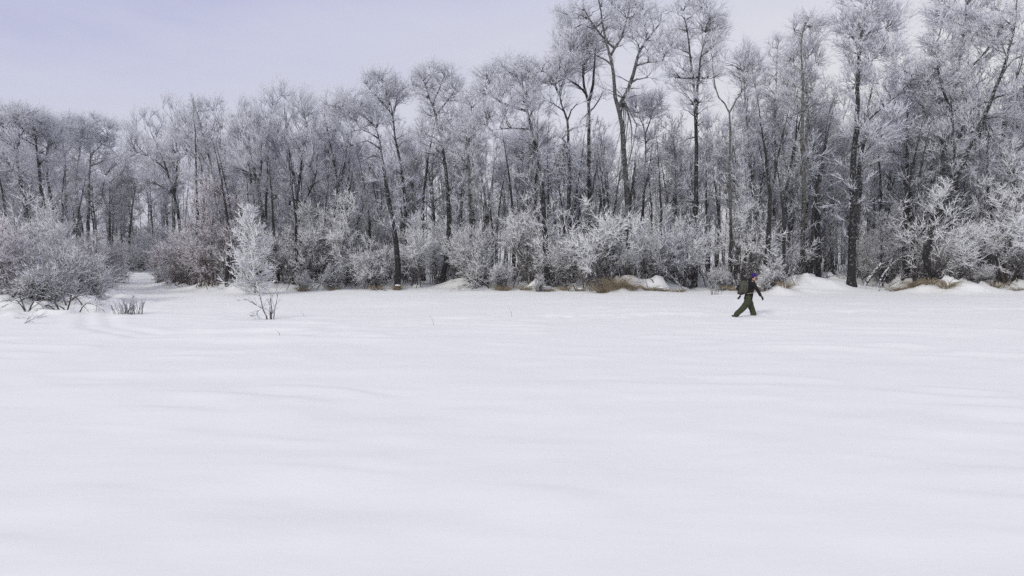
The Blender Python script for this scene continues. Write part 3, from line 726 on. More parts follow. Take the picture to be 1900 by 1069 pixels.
POLE = [make_sapling(6, 10.0, 1130, 42, 'thin dark pole sapling right behind the tall forked aspen', M_GREY, 9, .022),
        make_sapling(7, 12.0, 1420, 42, 'thin dark pole sapling left of the thin aspen', M_GREY, 10, .03)]
# ------------------------------------------------------------------ the wood behind: copies deeper in, alike to the eye
SKY_Y = [(-100, 235), (0, 235), (100, 262), (200, 285), (240, 275), (300, 240), (400, 232), (600, 250), (700, 240), (900, 220), (1000, 215), (1100, 240), (1160, 300), (1250, 250), (1350, 200), (1450, 190),
         (1550, 175), (1650, 150), (1750, 120), (1900, 120), (2100, 120)]
sx, sy = zip(*SKY_Y)
def place_wood(protos, n, dmin, dmax, pxr, label, group, cat, top_lo, top_hi, minsd, sc_lim, gap, r):
    pts = []
    tries = 0
    while len(pts) < n and tries < n * 60:
        tries += 1
        px = r.uniform(*pxr); d = dmin + (dmax - dmin) * r.random() ** 1.2
        x = unproj(px, HORIZON, d)[0]
        if sd_wood(x, d) < minsd: continue
        if any((x - a) ** 2 + (d - b) ** 2 < gap * gap for a, b in pts): continue
        pts.append((x, d))
        g = ground(x, d)
        o = protos[r.integers(len(protos))]
        top = np.interp(px, sx, sy) + r.uniform(top_lo, top_hi)
        ht = unproj(px, top, d)[2] - g
        sc = float(np.clip(ht / o['_h'], *sc_lim))
        copy_tree(o, (x, d, g), r.uniform(0, 6.28), sc, label, group, cat)
rw = np.random.default_rng(21)
INNER = []
for k, (lab, px, dd, top, lean_) in enumerate([('dark lightly rimed tree between the forked aspen and the round-tufted poplar, behind them', 1245, 47, 255, 8), ('dark lightly rimed tree behind the fluffy-columned aspen', 1520, 47, 210, -10),
        ('dark lightly rimed tree behind the domed poplar', 850, 48, 250, 12), ('dark lightly rimed tree behind the leaning black poplar', 670, 49, 262, -14), ('dark lightly rimed tree behind the feathery-topped aspen', 1410, 49, 215, 16)]):
    INNER.append(make_tree('poplar_tree', lab, 'tree', px, dd, [(.17, [(px, 500), (px + lean_ * .4, 400), (px + lean_, 310), (px + lean_ * .7, top)]), (.08, [(px + lean_ * .9, 330), (px + lean_ * 2.2, 285), (px + lean_ * 2.6, top + 10)])],
        [(px + lean_, top + 15, 24, 26), (px + lean_ * 2, top + 40, 26, 30), (px, top + 80, 30, 36), (px + 6, top + 140, 30, 34, .6)], M_POPLAR, nA=16, nB=130, nC=6, nD=5, rimeB=-.1, rimeC=.15, rimeD=.45, understory=False))
BIG = [TREES[k] for k in ('crook', 'pair_left', 'round_810', 'round_715', 'r1', 'r2', 'r6', 'slim_870', 'r4', 'l5')] + INNER * 3
FANS = [TREES[k] for k in ('elm', 'elm2', 'elm3', 'elm5', 'r4', 'r2')]
place_wood(FANS, 34, 47, 80, (225, 680), 'frosted tree in the wood behind the elms, its crown among many like it', 'trees behind the elms', 'tree', 0, 60, 5, (.5, 1.5), 2.6, rw)
place_wood(BIG, 100, 46, 95, (660, 2000), 'frosted tree in the wood behind the poplars and aspens, seen between nearer trunks', 'trees behind the poplars and aspens', 'tree', 0, 90, 5, (.5, 1.5), 2.6, rw)
place_wood(BIG, 26, 42, 90, (-60, 235), 'frosted tree in the left wood behind its front row', 'trees behind the left front row', 'tree', 5, 70, 5, (.4, 1.4), 2.4, rw)
place_wood(BIG, 14, 78, 112, (180, 330), 'frosted tree closing off the far end of the snowy path', 'trees at the far end of the path', 'tree', 5, 60, 1.5, (.5, 1.6), 2.2, rw)
place_wood([SH[k] for k in 'egq'], 22, 74, 96, (175, 330), 'frosted shrub at the far end of the snowy path', 'shrubs at the far end of the path', 'shrub', 165, 215, .4, (.6, 1.6), 1.3, rw)
place_wood(POLE, 130, 40, 66, (300, 2000), 'thin dark bare pole among the trunks inside the wood', 'bare poles inside the wood', 'sapling', 60, 200, 2.5, (.6, 1.3), .9, rw)
place_wood(POLE, 110, 36.5, 45, (330, 2000), 'dark slender trunk just inside the edge of the wood, one of many alike', 'dark slender trunks just inside the edge', 'tree', -40, 130, 1.0, (.8, 1.7), .9, rw)
place_wood(POLE, 16, 36, 52, (-40, 225), 'dark slender trunk just inside the left wood, one of many alike', 'dark slender trunks in the left wood', 'tree', 20, 120, 1.2, (.5, 1.4), 1.1, rw)
place_wood(SAP, 60, 42, 70, (225, 2000), 'thin frosted sapling among the trunks inside the wood', 'saplings inside the wood', 'sapling', 90, 230, 2.5, (.4, 1.3), 1.0, rw)
place_wood(SAP, 16, 32, 60, (-40, 225), 'thin frosted sapling inside the left wood', 'saplings inside the left wood', 'sapling', 70, 160, 2.0, (.4, 1.2), 1.0, rw)

# ------------------------------------------------------------------ far wood: one mass of trunks and twigs that nobody could count
def far_wood():
    r = np.random.default_rng(77)
    n = 400
    t = Tubes()
    px = r.uniform(-120, 2020, n); d = r.uniform(82, 150, n)
    P, R = [], []
    for a, b in zip(px, d):
        x = unproj(a, HORIZON, b)[0]
        if sd_wood(x, b) < 3: continue
        top = np.interp(a, sx, sy) + r.uniform(0, 60)
        h = unproj(a, top, b)[2]
        lean = r.normal(0, .05) * h
        P.append([(x, b, 0), (x + lean * .4, b, h * .4), (x + lean, b, h * .8), (x + lean * 1.2, b, h)]); R.append(np.array((.13, .10, .05, 0)) * r.uniform(.4, 1.1))
    P, R = np.array(P), np.array(R)
    t.add(P, R, 5, -.1)
    B = spawn(P, 16, .08, 3.6, .8, .35, 4, r, .15, taperL=.4)
    t.add(B, np.broadcast_to(np.array((.05, .04, .03, 0)), B.shape[:2]), 3, .1)
    C = spawn(B, 9, .15, 1.7, .7, .2, 2, r, 0)
    t.add(C, np.broadcast_to(np.array((.05, 0)), C.shape[:2]), 3, .5)
    o = t.build('far_woods', M_GREY); tag(o, 'pale mass of frosted trees at the back of the wood', 'woods', kind='stuff')
far_wood()

# undergrowth: whips and low brush under the trees, a mass nobody could count
def undergrowth():
    r = np.random.default_rng(78)
    n = 5000
    px = r.uniform(-60, 1990, n); d = 34 + 32 * r.random(n) ** 1.3
    x = (px - 950) / F_PX * d; ok = sd_wood(x, d) > .8
    ok |= False
    x, d = x[ok], d[ok]
    z = height(x, d); n = len(x)
    st = np.stack([x, d, z - .05], -1)
    L = r.uniform(.5, 2.2, n) * (1 + .4 * (d > 40))
    D = unit(np.stack([r.normal(0, .28, n), r.normal(0, .28, n), np.ones(n)], -1))
    u = np.linspace(0, 1, 4)[None, :, None]
    b = perp(D, r) * .2
    A = st[:, None] + (D[:, None] * u + b[:, None] * u * u) * L[:, None, None]
    t = Tubes()
    t.add(A, np.broadcast_to(np.array((.012, .010, .007, 0)), A.shape[:2]), 3, -.1)
    B = spawn(A, 5, .25, .55, .6, .25, 2, r, 0)
    t.add(B, np.broadcast_to(np.array((.010, 0)), B.shape[:2]), 3, .45)
    o = t.build('undergrowth', M_BUSH); tag(o, 'thin frosted whips and brush on the snow under the trees', 'undergrowth', kind='stuff')
undergrowth()

# ------------------------------------------------------------------ the white young larch
def larch():
    r = np.random.default_rng(5)
    d = 33.5; x = unproj(468, HORIZON, d)[0]
    root = empty('larch_tree', (x, d, ground(x, d)))
    tag(root, 'bright white young larch, cone-shaped, thick with rime at the edge of the field', 'tree')
    h = unproj(462, 392, d)[2] - root.location.z
    P = resample([(0.1, 0, -.2), (.05, 0, h * .4), (-.12, 0, h * .8), (-.2, 0, h)], .3, .015, r)
    u = np.linspace(0, 1, len(P))
    t = Tubes(); t.add(P, .055 * (1 - u * .93), 8, .1 + .5 * u[None]); t.build('trunk', M_WHITE, root)
    n = 88
    tt = np.linspace(.06, .97, n); i = (tt * (len(P) - 1)).astype(int); S0 = P[i]
    a = r.uniform(0, 6.28, n)
    el = .15 + .95 * tt ** 1.5 + r.normal(0, .12, n)
    D = np.stack([np.cos(a) * np.cos(el), np.sin(a) * np.cos(el), np.sin(el)], -1)
    L = (1.55 * (1 - tt) ** .75 + .25) * r.uniform(.45, 1.3, n)
    uu = np.linspace(0, 1, 6)[None, :, None]
    B = S0[:, None] + (D[:, None] * uu + np.array((0, 0, .22)) * uu * uu) * L[:, None, None]
    for k in range(n):
        b = Tubes(); b.add(B[k], .016 * (1 - np.linspace(0, .7, 6)), 5, .55); b.build('branch', M_WHITE, root)
    c = Tubes()
    C = spawn(B, 16, .12, .52, .7, .15, 4, r, .12, taperL=.5)
    c.add(C, np.broadcast_to(.025 * np.array((1, .95, .8, 0)), C.shape[:2]), 3, 1.3)
    E = spawn(C, 4, .15, .20, .8, .1, 2, r, 0)
    c.add(E, np.broadcast_to(np.array((.020, 0)), E.shape[:2]), 3, 1.3)
    o = c.build('crown', M_WHITE, root); o['kind'] = 'stuff'
larch()

# ------------------------------------------------------------------ small bare plants on the field
def bare_plant(name, label, cat, px, py, stems, twigs, seed, rime=.05, m=M_DEAD, twr=.006, K=6, kk=5):
    """stems: [(radius, [(dx,dy,dz)...])] in metres round the foot seen at px,py"""
    r = np.random.default_rng(seed)
    d = CAM_H / ((py - HORIZON) / F_PX) * 1.0
    for _ in range(6):
        x = unproj(px, py, d)[0]; d = (CAM_H - ground(x, d)) / ((py - HORIZON) / F_PX)
    x = unproj(px, py, d)[0]
    root = empty(name, (x, d, ground(x, d))); tag(root, label, cat)
    tw = Tubes(); n = 0
    for rad, pts in stems:
        P = resample(pts, .12, .008, r); u = np.linspace(0, 1, len(P))
        t = Tubes(); t.add(P, rad * (1 - .75 * u), 7, rime); t.build('stem', m, root)
        B = spawn(P[None], twigs, .25, .5, .7, .15, 4, r, .2); tw.add(B, np.broadcast_to(twr * np.array((1, .8, .6, 0)), B.shape[:2]), 4, rime + .15)
        C = spawn(B, kk, .2, .22, .6, .1, 3, r, .15); tw.add(C, np.broadcast_to(twr * .6 * np.array((1, .8, 0)), C.shape[:2]), 3, rime + .3)
    o = tw.build('twigs', m, root); o['kind'] = 'stuff'
    return root
bare_plant('bare_sapling', 'small bare broken sapling poking out of the open snow before the white larch', 'sapling', 500, 593,
           [(.032, [(-.08, 0, -.1), (-.12, 0, .12), (-.25, 0, .38), (-.33, 0, .75), (-.36, 0, .98)]),
            (.034, [(.05, 0, -.1), (.03, 0, .25), (0, 0, .55)]),
            (.030, [(.07, .03, -.1), (.09, .03, .3), (.07, 0, .62), (.05, 0, .85)]),
            (.020, [(.14, 0, -.1), (.17, 0, .3), (.26, .05, .7), (.33, .05, 1.02)]),
            (.014, [(-.26, 0, .42), (-.45, .05, .50), (-.75, .1, .66), (-.98, .1, .78)]),
            (.010, [(-.30, 0, .40), (-.36, -.1, .30), (-.46, -.1, .1)])], 9, 11)
def reeds(label, px, py, n, w, h, seed):
    r = np.random.default_rng(seed)
    d = 22.0
    for _ in range(6):
        x = unproj(px, py, d)[0]; d = (CAM_H - ground(x, d)) / ((py - HORIZON) / F_PX)
    x = unproj(px, py, d)[0]
    root = empty('seedling_shrub', (x, d, ground(x, d))); tag(root, label, 'shrub')
    for i in range(n):
        c = r.normal(0, 1, 2) * w * .3; L = h * r.uniform(.45, 1)
        D = unit(np.array((c[0] / w * .5 + r.normal(0, .15), r.normal(0, .2), 1.)))
        u = np.linspace(0, 1, 6)[:, None]
        P = np.array((c[0], c[1] * .5, -.05)) + (D * u + perp(D[None], r)[0] * .12 * u * u) * L
        t = Tubes(); t.add(P, .013 * (1 - .8 * u[:, 0]), 4, .05)
        B = spawn(P[None], 7, .3, L * .4, .45, .3, 3, r, .1); t.add(B, np.broadcast_to(.007 * np.array((1, .7, 0)), B.shape[:2]), 3, .35)
        o = t.build('stem', M_DEAD, root)
reeds('small bare shrub tuft alone on the snow below the path', 240, 583, 46, .85, .74, 31)
reeds('little bare twig tuft on the bank just left of the walking person', 1322, 547, 12, .7, .85, 32)

# ------------------------------------------------------------------ dead branches and logs
def deadfall(name, label, cat, pts, rad, n, seed, L=.9, m=M_DEAD, rime=.05, up=.1):
    """pts: [(px, py, depth)]; the first point is buried in the snow"""
    r = np.random.default_rng(seed)
    W = np.array([unproj(a, b, c) for a, b, c in pts])
    O = W[0].copy(); O[2] = ground(O[0], O[1]); W[0, 2] = O[2] - .08
    root = empty(name, O); tag(root, label, cat)
    P = resample(W - O, .3, .02, r); u = np.linspace(0, 1, len(P))
    t = Tubes(); t.add(P, rad * (1 - .7 * u), 8, rime); t.build('trunk' if rad > .06 else 'stem', m, root)
    if n:
        c = Tubes()
        B = spawn(P[None], n, .25, L, .7, up, 5, r, .25); c.add(B, np.broadcast_to(rad * .38 * (1 - np.linspace(0, .85, 5)), B.shape[:2]), 4, rime + .08)
        C = spawn(B, 5, .2, L * .45, .7, up, 3, r, .2); c.add(C, np.broadcast_to(rad * .2 * np.array((1, .8, 0)), C.shape[:2]), 3, rime + .25)
        o = c.build('twigs', m, root); o['kind'] = 'stuff'
deadfall('leaning_log', 'upper of two dark logs leaning up to the right between poplars', 'log', [(1603, 520, 38.5), (1640, 487, 39), (1690, 460, 39.5)], .13, 5, 1)
deadfall('leaning_log', 'lower and thinner of the two dark logs leaning up to the right', 'log', [(1628, 519, 37.8), (1652, 495, 38.2), (1695, 462, 38.8)], .09, 5, 2)
deadfall('leaning_branch', 'thin dark branch leaning out of the snow before the two logs', 'branch', [(1640, 537, 36.6), (1665, 522, 36.9), (1688, 505, 37.2)], .035, 6, 3)
deadfall('leaning_branch', 'short dark stick standing in the snow left of the thin leaning branch', 'branch', [(1629, 540, 36.3), (1636, 527, 36.4), (1645, 512, 36.5)], .03, 3, 4)
deadfall('fallen_branch', 'spiky dead branch lying over the snow below the slim grey aspen', 'branch', [(905, 526, 38), (880, 534, 37.2), (858, 530, 36.6), (840, 538, 36)], .03, 14, 5)
deadfall('fallen_branch', 'forked dead branch resting on the bank below the white-curled willow', 'branch', [(725, 530, 37), (712, 541, 36.2), (696, 548, 35.6)], .035, 8, 6)
deadfall('fallen_branch', 'snow-topped branch arching low under the frosted curls', 'branch', [(585, 536, 37.5), (605, 515, 37.6), (628, 503, 37.8), (650, 512, 38)], .05, 6, 7, rime=.3)
deadfall('fallen_branch', 'long pale fallen branch reaching from the left thicket over the path', 'branch', [(170, 522, 33), (200, 527, 31), (232, 528, 30)], .03, 12, 8, rime=.2)
deadfall('fallen_branch', 'thin dark branch lying on the snow in the near left corner', 'branch', [(-10, 602, 19.6), (20, 607, 19.3), (45, 600, 19.2), (66, 590, 19.2)], .022, 10, 9, L=.5)
deadfall('fallen_branch', 'crooked dark branch on the snow before the near left thicket', 'branch', [(12, 578, 21.5), (35, 592, 20.8), (30, 605, 20.2)], .018, 7, 10, L=.5)
deadfall('leaning_branch', 'black branch reaching down left from the forked aspen\'s scrub', 'branch', [(1275, 533, 36.5), (1230, 500, 37), (1175, 474, 37.5)], .05, 8, 11, rime=.2)
deadfall('leaning_branch', 'dark branch rising right out of the straw tussock under the bright willow', 'branch', [(1116, 533, 35.2), (1135, 508, 35.6), (1160, 482, 36)], .045, 8, 12)
deadfall('fallen_branch', 'dark stick slanting into the snow at the left end of the straw bank', 'branch', [(1102, 549, 34.2), (1112, 535, 34.6), (1122, 525, 35)], .025, 6, 13)
deadfall('fallen_branch', 'dead log half buried behind the smooth snow mound', 'log', [(1500, 518, 41), (1530, 514, 41), (1560, 511, 41.5)], .09, 5, 14, rime=.25)
for k, (px, d, w, lab) in enumerate([(30, 23.6, -1.3, 'low dark fallen stem along the foot of the big pinkish willow'), (75, 23.6, 1.6, 'dark fallen stem right of centre in the near left thicket'),
                                     (120, 24.3, 1.6, 'dark fallen stem at the right end of the near left thicket'), (95, 24.6, -1.5, 'dark arching stem crossing the near left thicket\'s foot'),
                                     (55, 24.4, 1.4, 'dark bent stem deep in the near left thicket')]):
    h = ground(unproj(px, HORIZON, d)[0], d)
    py = HORIZON + (CAM_H - h) / d * F_PX
    s = F_PX / d
    deadfall('fallen_branch', lab, 'branch', [(px, py, d), (px + w * .4 * s, py - .35 * s, d + .1), (px + w * s, py - .25 * s, d - .1)], .04, 14, 40 + k, L=.8, rime=.0)
deadfall('fallen_branch', 'dark low branch at the path\'s right bank', 'branch', [(345, 533, 38), (318, 527, 38), (298, 512, 38.2)], .05, 14, 50)
for k, (px, py, h, lab) in enumerate([(520, 623, .16, 'single short stalk in the snow right below the bare sapling'), (565, 588, .18, 'single short stalk in the snow right of the bare sapling'),
                                      (805, 604, .3, 'single thin stalk in the open snow near the middle'), (950, 588, .35, 'pair of pale stalks in the open snow near the middle')]):
    d = 18.
    for _ in range(6):
        x = unproj(px, py, d)[0]; d = (CAM_H - ground(x, d)) / ((py - HORIZON) / F_PX)
    r = np.random.default_rng(60 + k); t = Tubes()
    A = np.array([[(0, 0, -.05), (-.03, 0, h * .5), (-.12, 0, h)]]) * 1.0
    t.add(A, np.array([[.006, .005, 0]]), 4, .2); B = spawn(A, 3, .2, h * .5, .5, .1, 2, r, 0); t.add(B, np.broadcast_to(np.array((.004, 0)), B.shape[:2]), 3, .3)
    o = t.build('grass_stalk', M_STRAW); o.location = (x, d, ground(x, d)); tag(o, lab, 'stalk')

rb_ = np.random.default_rng(89)
for k in range(52):
    px = rb_.uniform(300, 1900); dE = float(np.interp(px, [a for a, b in EDGE_PX], [b for a, b in EDGE_PX]))
    d = dE + rb_.uniform(-.9, 1.6); s = F_PX / d
    x_ = unproj(px, HORIZON, d)[0]; py = HORIZON + (CAM_H - ground(x_, d)) / d * F_PX
    w = rb_.uniform(.6, 2.2) * rb_.choice([-1, 1]); hh = rb_.uniform(.15, 1.3)
    deadfall('dead_branch', 'dead branch lying tangled in the brush along the edge of the wood', 'branch',
             [(px, py, d), (px + w * .4 * s, py - hh * s, d + .2), (px + w * s, py - hh * rb_.uniform(0, 1.1) * s, d + rb_.uniform(-.3, .3))], rb_.uniform(.018, .045), 7, 400 + k, L=.8, rime=rb_.uniform(-.12, .15))
for o in COL.objects:
    if o.name.startswith('dead_branch'): o['group'] = 'dead branches along the edge of the wood'
rt = np.random.default_rng(88)
for k in range(16):
    px = rt.uniform(5, 158); d = rt.uniform(22.6, 24.2); s = F_PX / d
    py = HORIZON + (CAM_H - ground(unproj(px, HORIZON, d)[0], d)) / d * F_PX
    w = rt.uniform(.5, 1.5) * rt.choice([-1, 1]); hh = rt.uniform(.2, .75)
    deadfall('bent_stem', 'dark bent stem in the tangle at the foot of the near left thicket', 'branch',
             [(px, py, d), (px + w * .35 * s, py - hh * s, d + .1), (px + w * s, py - hh * rt.uniform(-.1, .8) * s, d - .1)], rt.uniform(.022, .04), 6, 300 + k, L=.6, rime=-.1)
for o in COL.objects:
    if o.name.startswith('bent_stem'): o['group'] = 'bent stems at the foot of the near left thicket'

# ------------------------------------------------------------------ straw tussocks along the bank
def tussock(label, px, d, w, h, n, seed, cap=0):
    r = np.random.default_rng(seed); h *= r.uniform(.7, 1.2); n = int(n * .36); w *= r.uniform(.5, .8)
    x = unproj(px, HORIZON, d)[0]; g = ground(x, d)
    root = empty('straw_tussock', (x, d, g)); tag(root, label, 'tussock')
    a = r.uniform(0, 6.28, n); q = r.uniform(0, 1, n) ** .5
    st = np.stack([np.cos(a) * q * w * .38, np.sin(a) * q * w * .25, np.zeros(n) - .12], -1)
    D = unit(np.stack([np.cos(a) * q * .8 + r.normal(0, .25, n), np.sin(a) * q * .8 + r.normal(0, .25, n), np.full(n, 1.15)], -1))
    L = h * r.uniform(.5, 1.5, n)
    st[:, 2] = height(x + st[:, 0], d + st[:, 1]) - g - .05
    u = np.linspace(0, 1, 5)[None, :, None]
    dr = D.copy(); dr[:, 2] = 0
    A = st[:, None] + (D[:, None] * u + (unit(dr + 1e-6) * .5 + np.array((0, 0, -.5)))[:, None] * u ** 2.6) * L[:, None, None]
    t = Tubes(); t.add(A, np.broadcast_to(np.array((.011, .011, .009, .006, 0)), A.shape[:2]), 3, 0)
    o = t.build('blades', M_STRAW, root); o['kind'] = 'stuff'
    for k in range(cap):
        bm = bmesh.new(); bmesh.ops.create_icosphere(bm, subdivisions=3, radius=1)
        cx, cy = r.uniform(-.3, .3) * w, r.uniform(-.15, .1) * w
        for v in bm.verts:
            f = 1 + .25 * (vnoise(np.array([v.co.x * 2 + k * 7 + seed]), np.array([v.co.y * 2 + v.co.z]))[0] - .5)
            v.co = Vector((v.co.x * w * .34 * f, v.co.y * w * .26 * f, (v.co.z * .07 if v.co.z > 0 else v.co.z * .02) * f))
        me = bpy.data.meshes.new('snow_cap'); bm.to_mesh(me); bm.free(); me.materials.append(M_SNOWCAP)
        me.polygons.foreach_set('use_smooth', np.ones(len(me.polygons), bool))
        c = link(bpy.data.objects.new('snow_cap', me), root); c.location = (cx, cy, h * .52)
for k, a in enumerate([
    ('straw tussock at the left end of the tawny bank under the brightest willow', 935, 36.8, 1.0, .55, 260, 1),
    ('ragged straw tussock next along the bank, below the brightest willow', 975, 36.0, 1.1, .5, 260, 1),
    ('small straw tussock between the two brightest willows', 1020, 35.8, 1.0, .45, 220, 1),
    ('dark ragged straw tussock jutting over the snow between the brightest willows', 1048, 35.4, 1.0, .5, 220, 1),
    ('straw tussock with a small snow cap left of the big tawny one', 1080, 35.5, .6, .4, 160, 1),
    ('left tussock of the big tawny straw mass by the forked aspen', 1118, 34.3, 1.0, .8, 420, 0),
    ('tallest tawny straw tussock by the forked aspen', 1145, 34.6, 1.4, 1.05, 560, 0),
    ('right tussock of the big tawny straw mass by the forked aspen', 1172, 34.4, 1.1, .8, 420, 0),
    ('straw tussock just right of the big tawny mass', 1205, 34.9, 1.2, .6, 320, 1),
    ('low straw tussock half under snow, further right along the bank', 1232, 34.6, 1.1, .45, 240, 1),
    ('last low straw tussock before the gap left of the walker', 1258, 35.0, 1.0, .4, 200, 1),
    ('tawny straw tussock behind the walker\'s back', 1362, 36.6, .9, .6, 260, 0),
    ('tall tawny straw tussock right in front of the walker\'s chest', 1418, 35.6, .9, 1.0, 360, 0),
    ('thin straw tussock under the low dark willow', 1458, 34.2, .9, .6, 240, 0),
    ('rounded straw tussock at the left end of the right-hand bank', 1672, 36.2, 1.0, .75, 380, 1),
    ('straw tussock second from the left on the right-hand bank', 1700, 35.8, 1.1, .6, 320, 0),
    ('straw tussock in the middle of the right-hand bank', 1728, 35.4, 1.0, .5, 280, 0),
    ('long straw tussock at the right end of the right-hand bank', 1760, 34.8, 1.3, .6, 340, 1),
    ('small straw tussock at the huge willow\'s black stems', 1848, 35.4, .8, .6, 220, 0),
    ('straw tussock at the picture\'s right edge', 1888, 35.2, 1.0, .5, 240, 0),
    ('straw at the foot of the scrub right of the white larch', 560, 36.4, 1.3, .45, 240, 1),
    ('straw tussock under the arching snow-topped branch', 620, 37.2, 1.2, .45, 220, 1),
    ('straw tussock on the mound below the leaning black poplar', 700, 37.4, .9, .6, 260, 1),
    ('snow-capped straw tussock beside the forked dead branch', 735, 36.9, .8, .5, 220, 1)]):
    lab, px, d, w, h, n, cap = a
    cap = 1 if 'snow' in lab.replace('snow-topped', '') and 'jutting' not in lab and 'mound' not in lab else 0
    tussock(lab, px, d, w, h, n, 200 + k, cap)

# ------------------------------------------------------------------ the walker
def skin_mesh(name, verts, edges, m, parent=None, sub=2, root=0):
    me = bpy.data.meshes.new(name)
    me.from_pydata([v[:3] for v in verts], edges, [])
    o = bpy.data.objects.new(name, me); COL.objects.link(o)
    o.modifiers.new('skin', 'SKIN').use_smooth_shade = True
    for i, v in enumerate(verts):
        sv = me.skin_vertices[0].data[i]
        rr = v[3] if isinstance(v[3], tuple) else (v[3], v[3])
        sv.radius = rr; sv.use_root = (i == root)
    s = o.modifiers.new('sub', 'SUBSURF'); s.levels = s.render_levels = sub
    dg = bpy.context.evaluated_depsgraph_get()
    me2 = bpy.data.meshes.new_from_object(o.evaluated_get(dg)); me2.name = name
    o.modifiers.clear(); o.data = me2; me2.materials.clear(); me2.materials.append(m)
    me2.polygons.foreach_set('use_smooth', np.ones(len(me2.polygons), bool))
    bpy.data.meshes.remove(me)
    if parent: o.parent = parent
    return o
def walker():
    d = 22.3
    for _ in range(6):
        P = unproj(1384.5, 586, d); d = (CAM_H - ground(P[0], d)) / ((586 - HORIZON) / F_PX)
    P = unproj(1384.5, 586, d)
    gz = ground(P[0], d)
    root = empty('person', (P[0], d, gz)); tag(root, 'person in a purple beanie, black jacket and olive trousers walking right through snow', 'person')
    skin = simple('skin', (.55, .33, .25), .6, 10, .06)
    hat = simple('purple_knit', (.035, .018, .15), .95, 60, .3, .6)
    jacket = simple('black_fleece', (.010, .010, .014), .9, 30, .4, .3)
    trou = simple('olive_cloth', (.048, .053, .030), .95, 14, .35, .3)
    glove = simple('black_glove', (.012, .012, .014), .8)
    boot = simple('dark_boot', (.02, .018, .016), .7)
    pack = simple('olive_canvas', (.072, .075, .058), .95, 12, .35, .4)
    packd = simple('olive_canvas_dark', (.022, .023, .020), .9, 12, .3)
    strap = simple('tan_webbing', (.22, .18, .12), .9, 30, .2)
    hair = simple('brown_hair', (.05, .03, .02), .8, 60, .3)
    N = -.10 # near side (towards the camera) is -y
    # one continuous body under the clothes
    body = [(.08, 0, .76, (.06, .08)), (.11, 0, .98, (.07, .11)), (.14, 0, 1.18, (.07, .12)), (.18, 0, 1.28, (.055, .08)), (.22, 0, 1.38, .052), (.265, 0, 1.47, (.088, .078)), (.275, 0, 1.545, (.09, .08)),
            (.17, -.17, 1.22, .035), (.30, -.24, .98, .035), (.46, -.22, .74, .032),
            (.15, .17, 1.22, .035), (-.02, .24, 1.0, .035), (-.17, .22, .74, .032),
            (.06, -.09, .66, .05), (-.10, -.10, .36, .05), (-.46, -.10, .02, .045),
            (.10, .09, .66, .05), (.22, .09, .38, .05), (.33, .09, -.06, .045)]
    ed = [(0, 1), (1, 2), (2, 3), (3, 4), (4, 5), (5, 6), (3, 7), (7, 8), (8, 9), (3, 10), (10, 11), (11, 12), (0, 13), (13, 14), (14, 15), (0, 16), (16, 17), (17, 18)]
    skin_mesh('body', body, ed, skin, root)
    # face: nose, ears, eyes, mouth, hair
    def blob(name, c, s, m, par, rot=(0, 0, 0)):
        bm = bmesh.new(); bmesh.ops.create_uvsphere(bm, u_segments=20, v_segments=14, radius=1)
        me = bpy.data.meshes.new(name); bm.to_mesh(me); bm.free(); me.materials.append(m)
        me.polygons.foreach_set('use_smooth', np.ones(len(me.polygons), bool))
        o = link(bpy.data.objects.new(name, me), par); o.location = c; o.scale = s; o.rotation_euler = rot
        return o
    blob('nose', (.362, 0, 1.465), (.022, .014, .020), skin, root, (0, .4, 0))
    eye = simple('eye', (.02, .02, .02), .3); lip = simple('lip', (.35, .14, .12), .6)
    for s in (-1, 1):
        blob('ear', (.262, s * .082, 1.475), (.020, .012, .030), skin, root)
        blob('eye', (.340, s * .032, 1.492), (.010, .011, .008), eye, root)
    blob('mouth', (.345, 0, 1.425), (.010, .024, .006), lip, root)
    blob('hair', (.225, 0, 1.475), (.055, .080, .055), hair, root)
    # beanie: a knitted dome with a rolled brim
    bm = bmesh.new(); bmesh.ops.create_uvsphere(bm, u_segments=28, v_segments=18, radius=1)
    for v in list(bm.verts):
        if v.co.z < -.12: bm.verts.remove(v)
    for v in bm.verts:
        a = math.atan2(v.co.y, v.co.x); k = 1 + .02 * math.cos(14 * a)
        v.co = Vector((v.co.x * .112 * k, v.co.y * .100 * k, v.co.z * .115))
    me = bpy.data.meshes.new('beanie'); bm.to_mesh(me); bm.free(); me.materials.append(hat)
    me.polygons.foreach_set('use_smooth', np.ones(len(me.polygons), bool))
    o = link(bpy.data.objects.new('beanie', me), root); o.location = (.272, 0, 1.528); o.rotation_euler = (0, -.12, 0)
    n = 32; a = np.linspace(0, 2 * np.pi, n + 1)
    brim = Tubes(); Pb = np.stack([.112 * np.cos(a), .100 * np.sin(a), 0 * a], -1); brim.add(Pb, np.full(n + 1, .016), 8, 0)
    b = brim.build('brim', hat, o); b.location = (0, 0, -.012)
    # jacket
    J = [(.06, 0, .56, (.125, .165)), (.07, 0, .70, (.14, .175)), (.095, 0, .88, (.115, .165)), (.12, 0, 1.04, (.12, .175)), (.145, 0, 1.19, (.12, .18)), (.175, 0, 1.29, (.085, .12)), (.215, 0, 1.375, .075),
         (.17, -.185, 1.24, .078), (.235, -.235, 1.11, .068), (.30, -.26, .99, .060), (.385, -.25, .86, .055), (.46, -.235, .755, .046),
         (.14, .185, 1.24, .078), (.06, .235, 1.11, .068), (-.02, .26, .99, .060), (-.10, .25, .87, .055), (-.16, .235, .765, .046)]
    je = [(0, 1), (1, 2), (2, 3), (3, 4), (4, 5), (5, 6), (4, 7), (7, 8), (8, 9), (9, 10), (10, 11), (4, 12), (12, 13), (13, 14), (14, 15), (15, 16)]
    jk = skin_mesh('jacket', J, je, jacket, root)
    skin_mesh('hood', [(.06, 0, 1.31, (.06, .10)), (.14, 0, 1.375, (.065, .115)), (.225, 0, 1.36, (.06, .10))], [(0, 1), (1, 2)], jacket, root, 2)
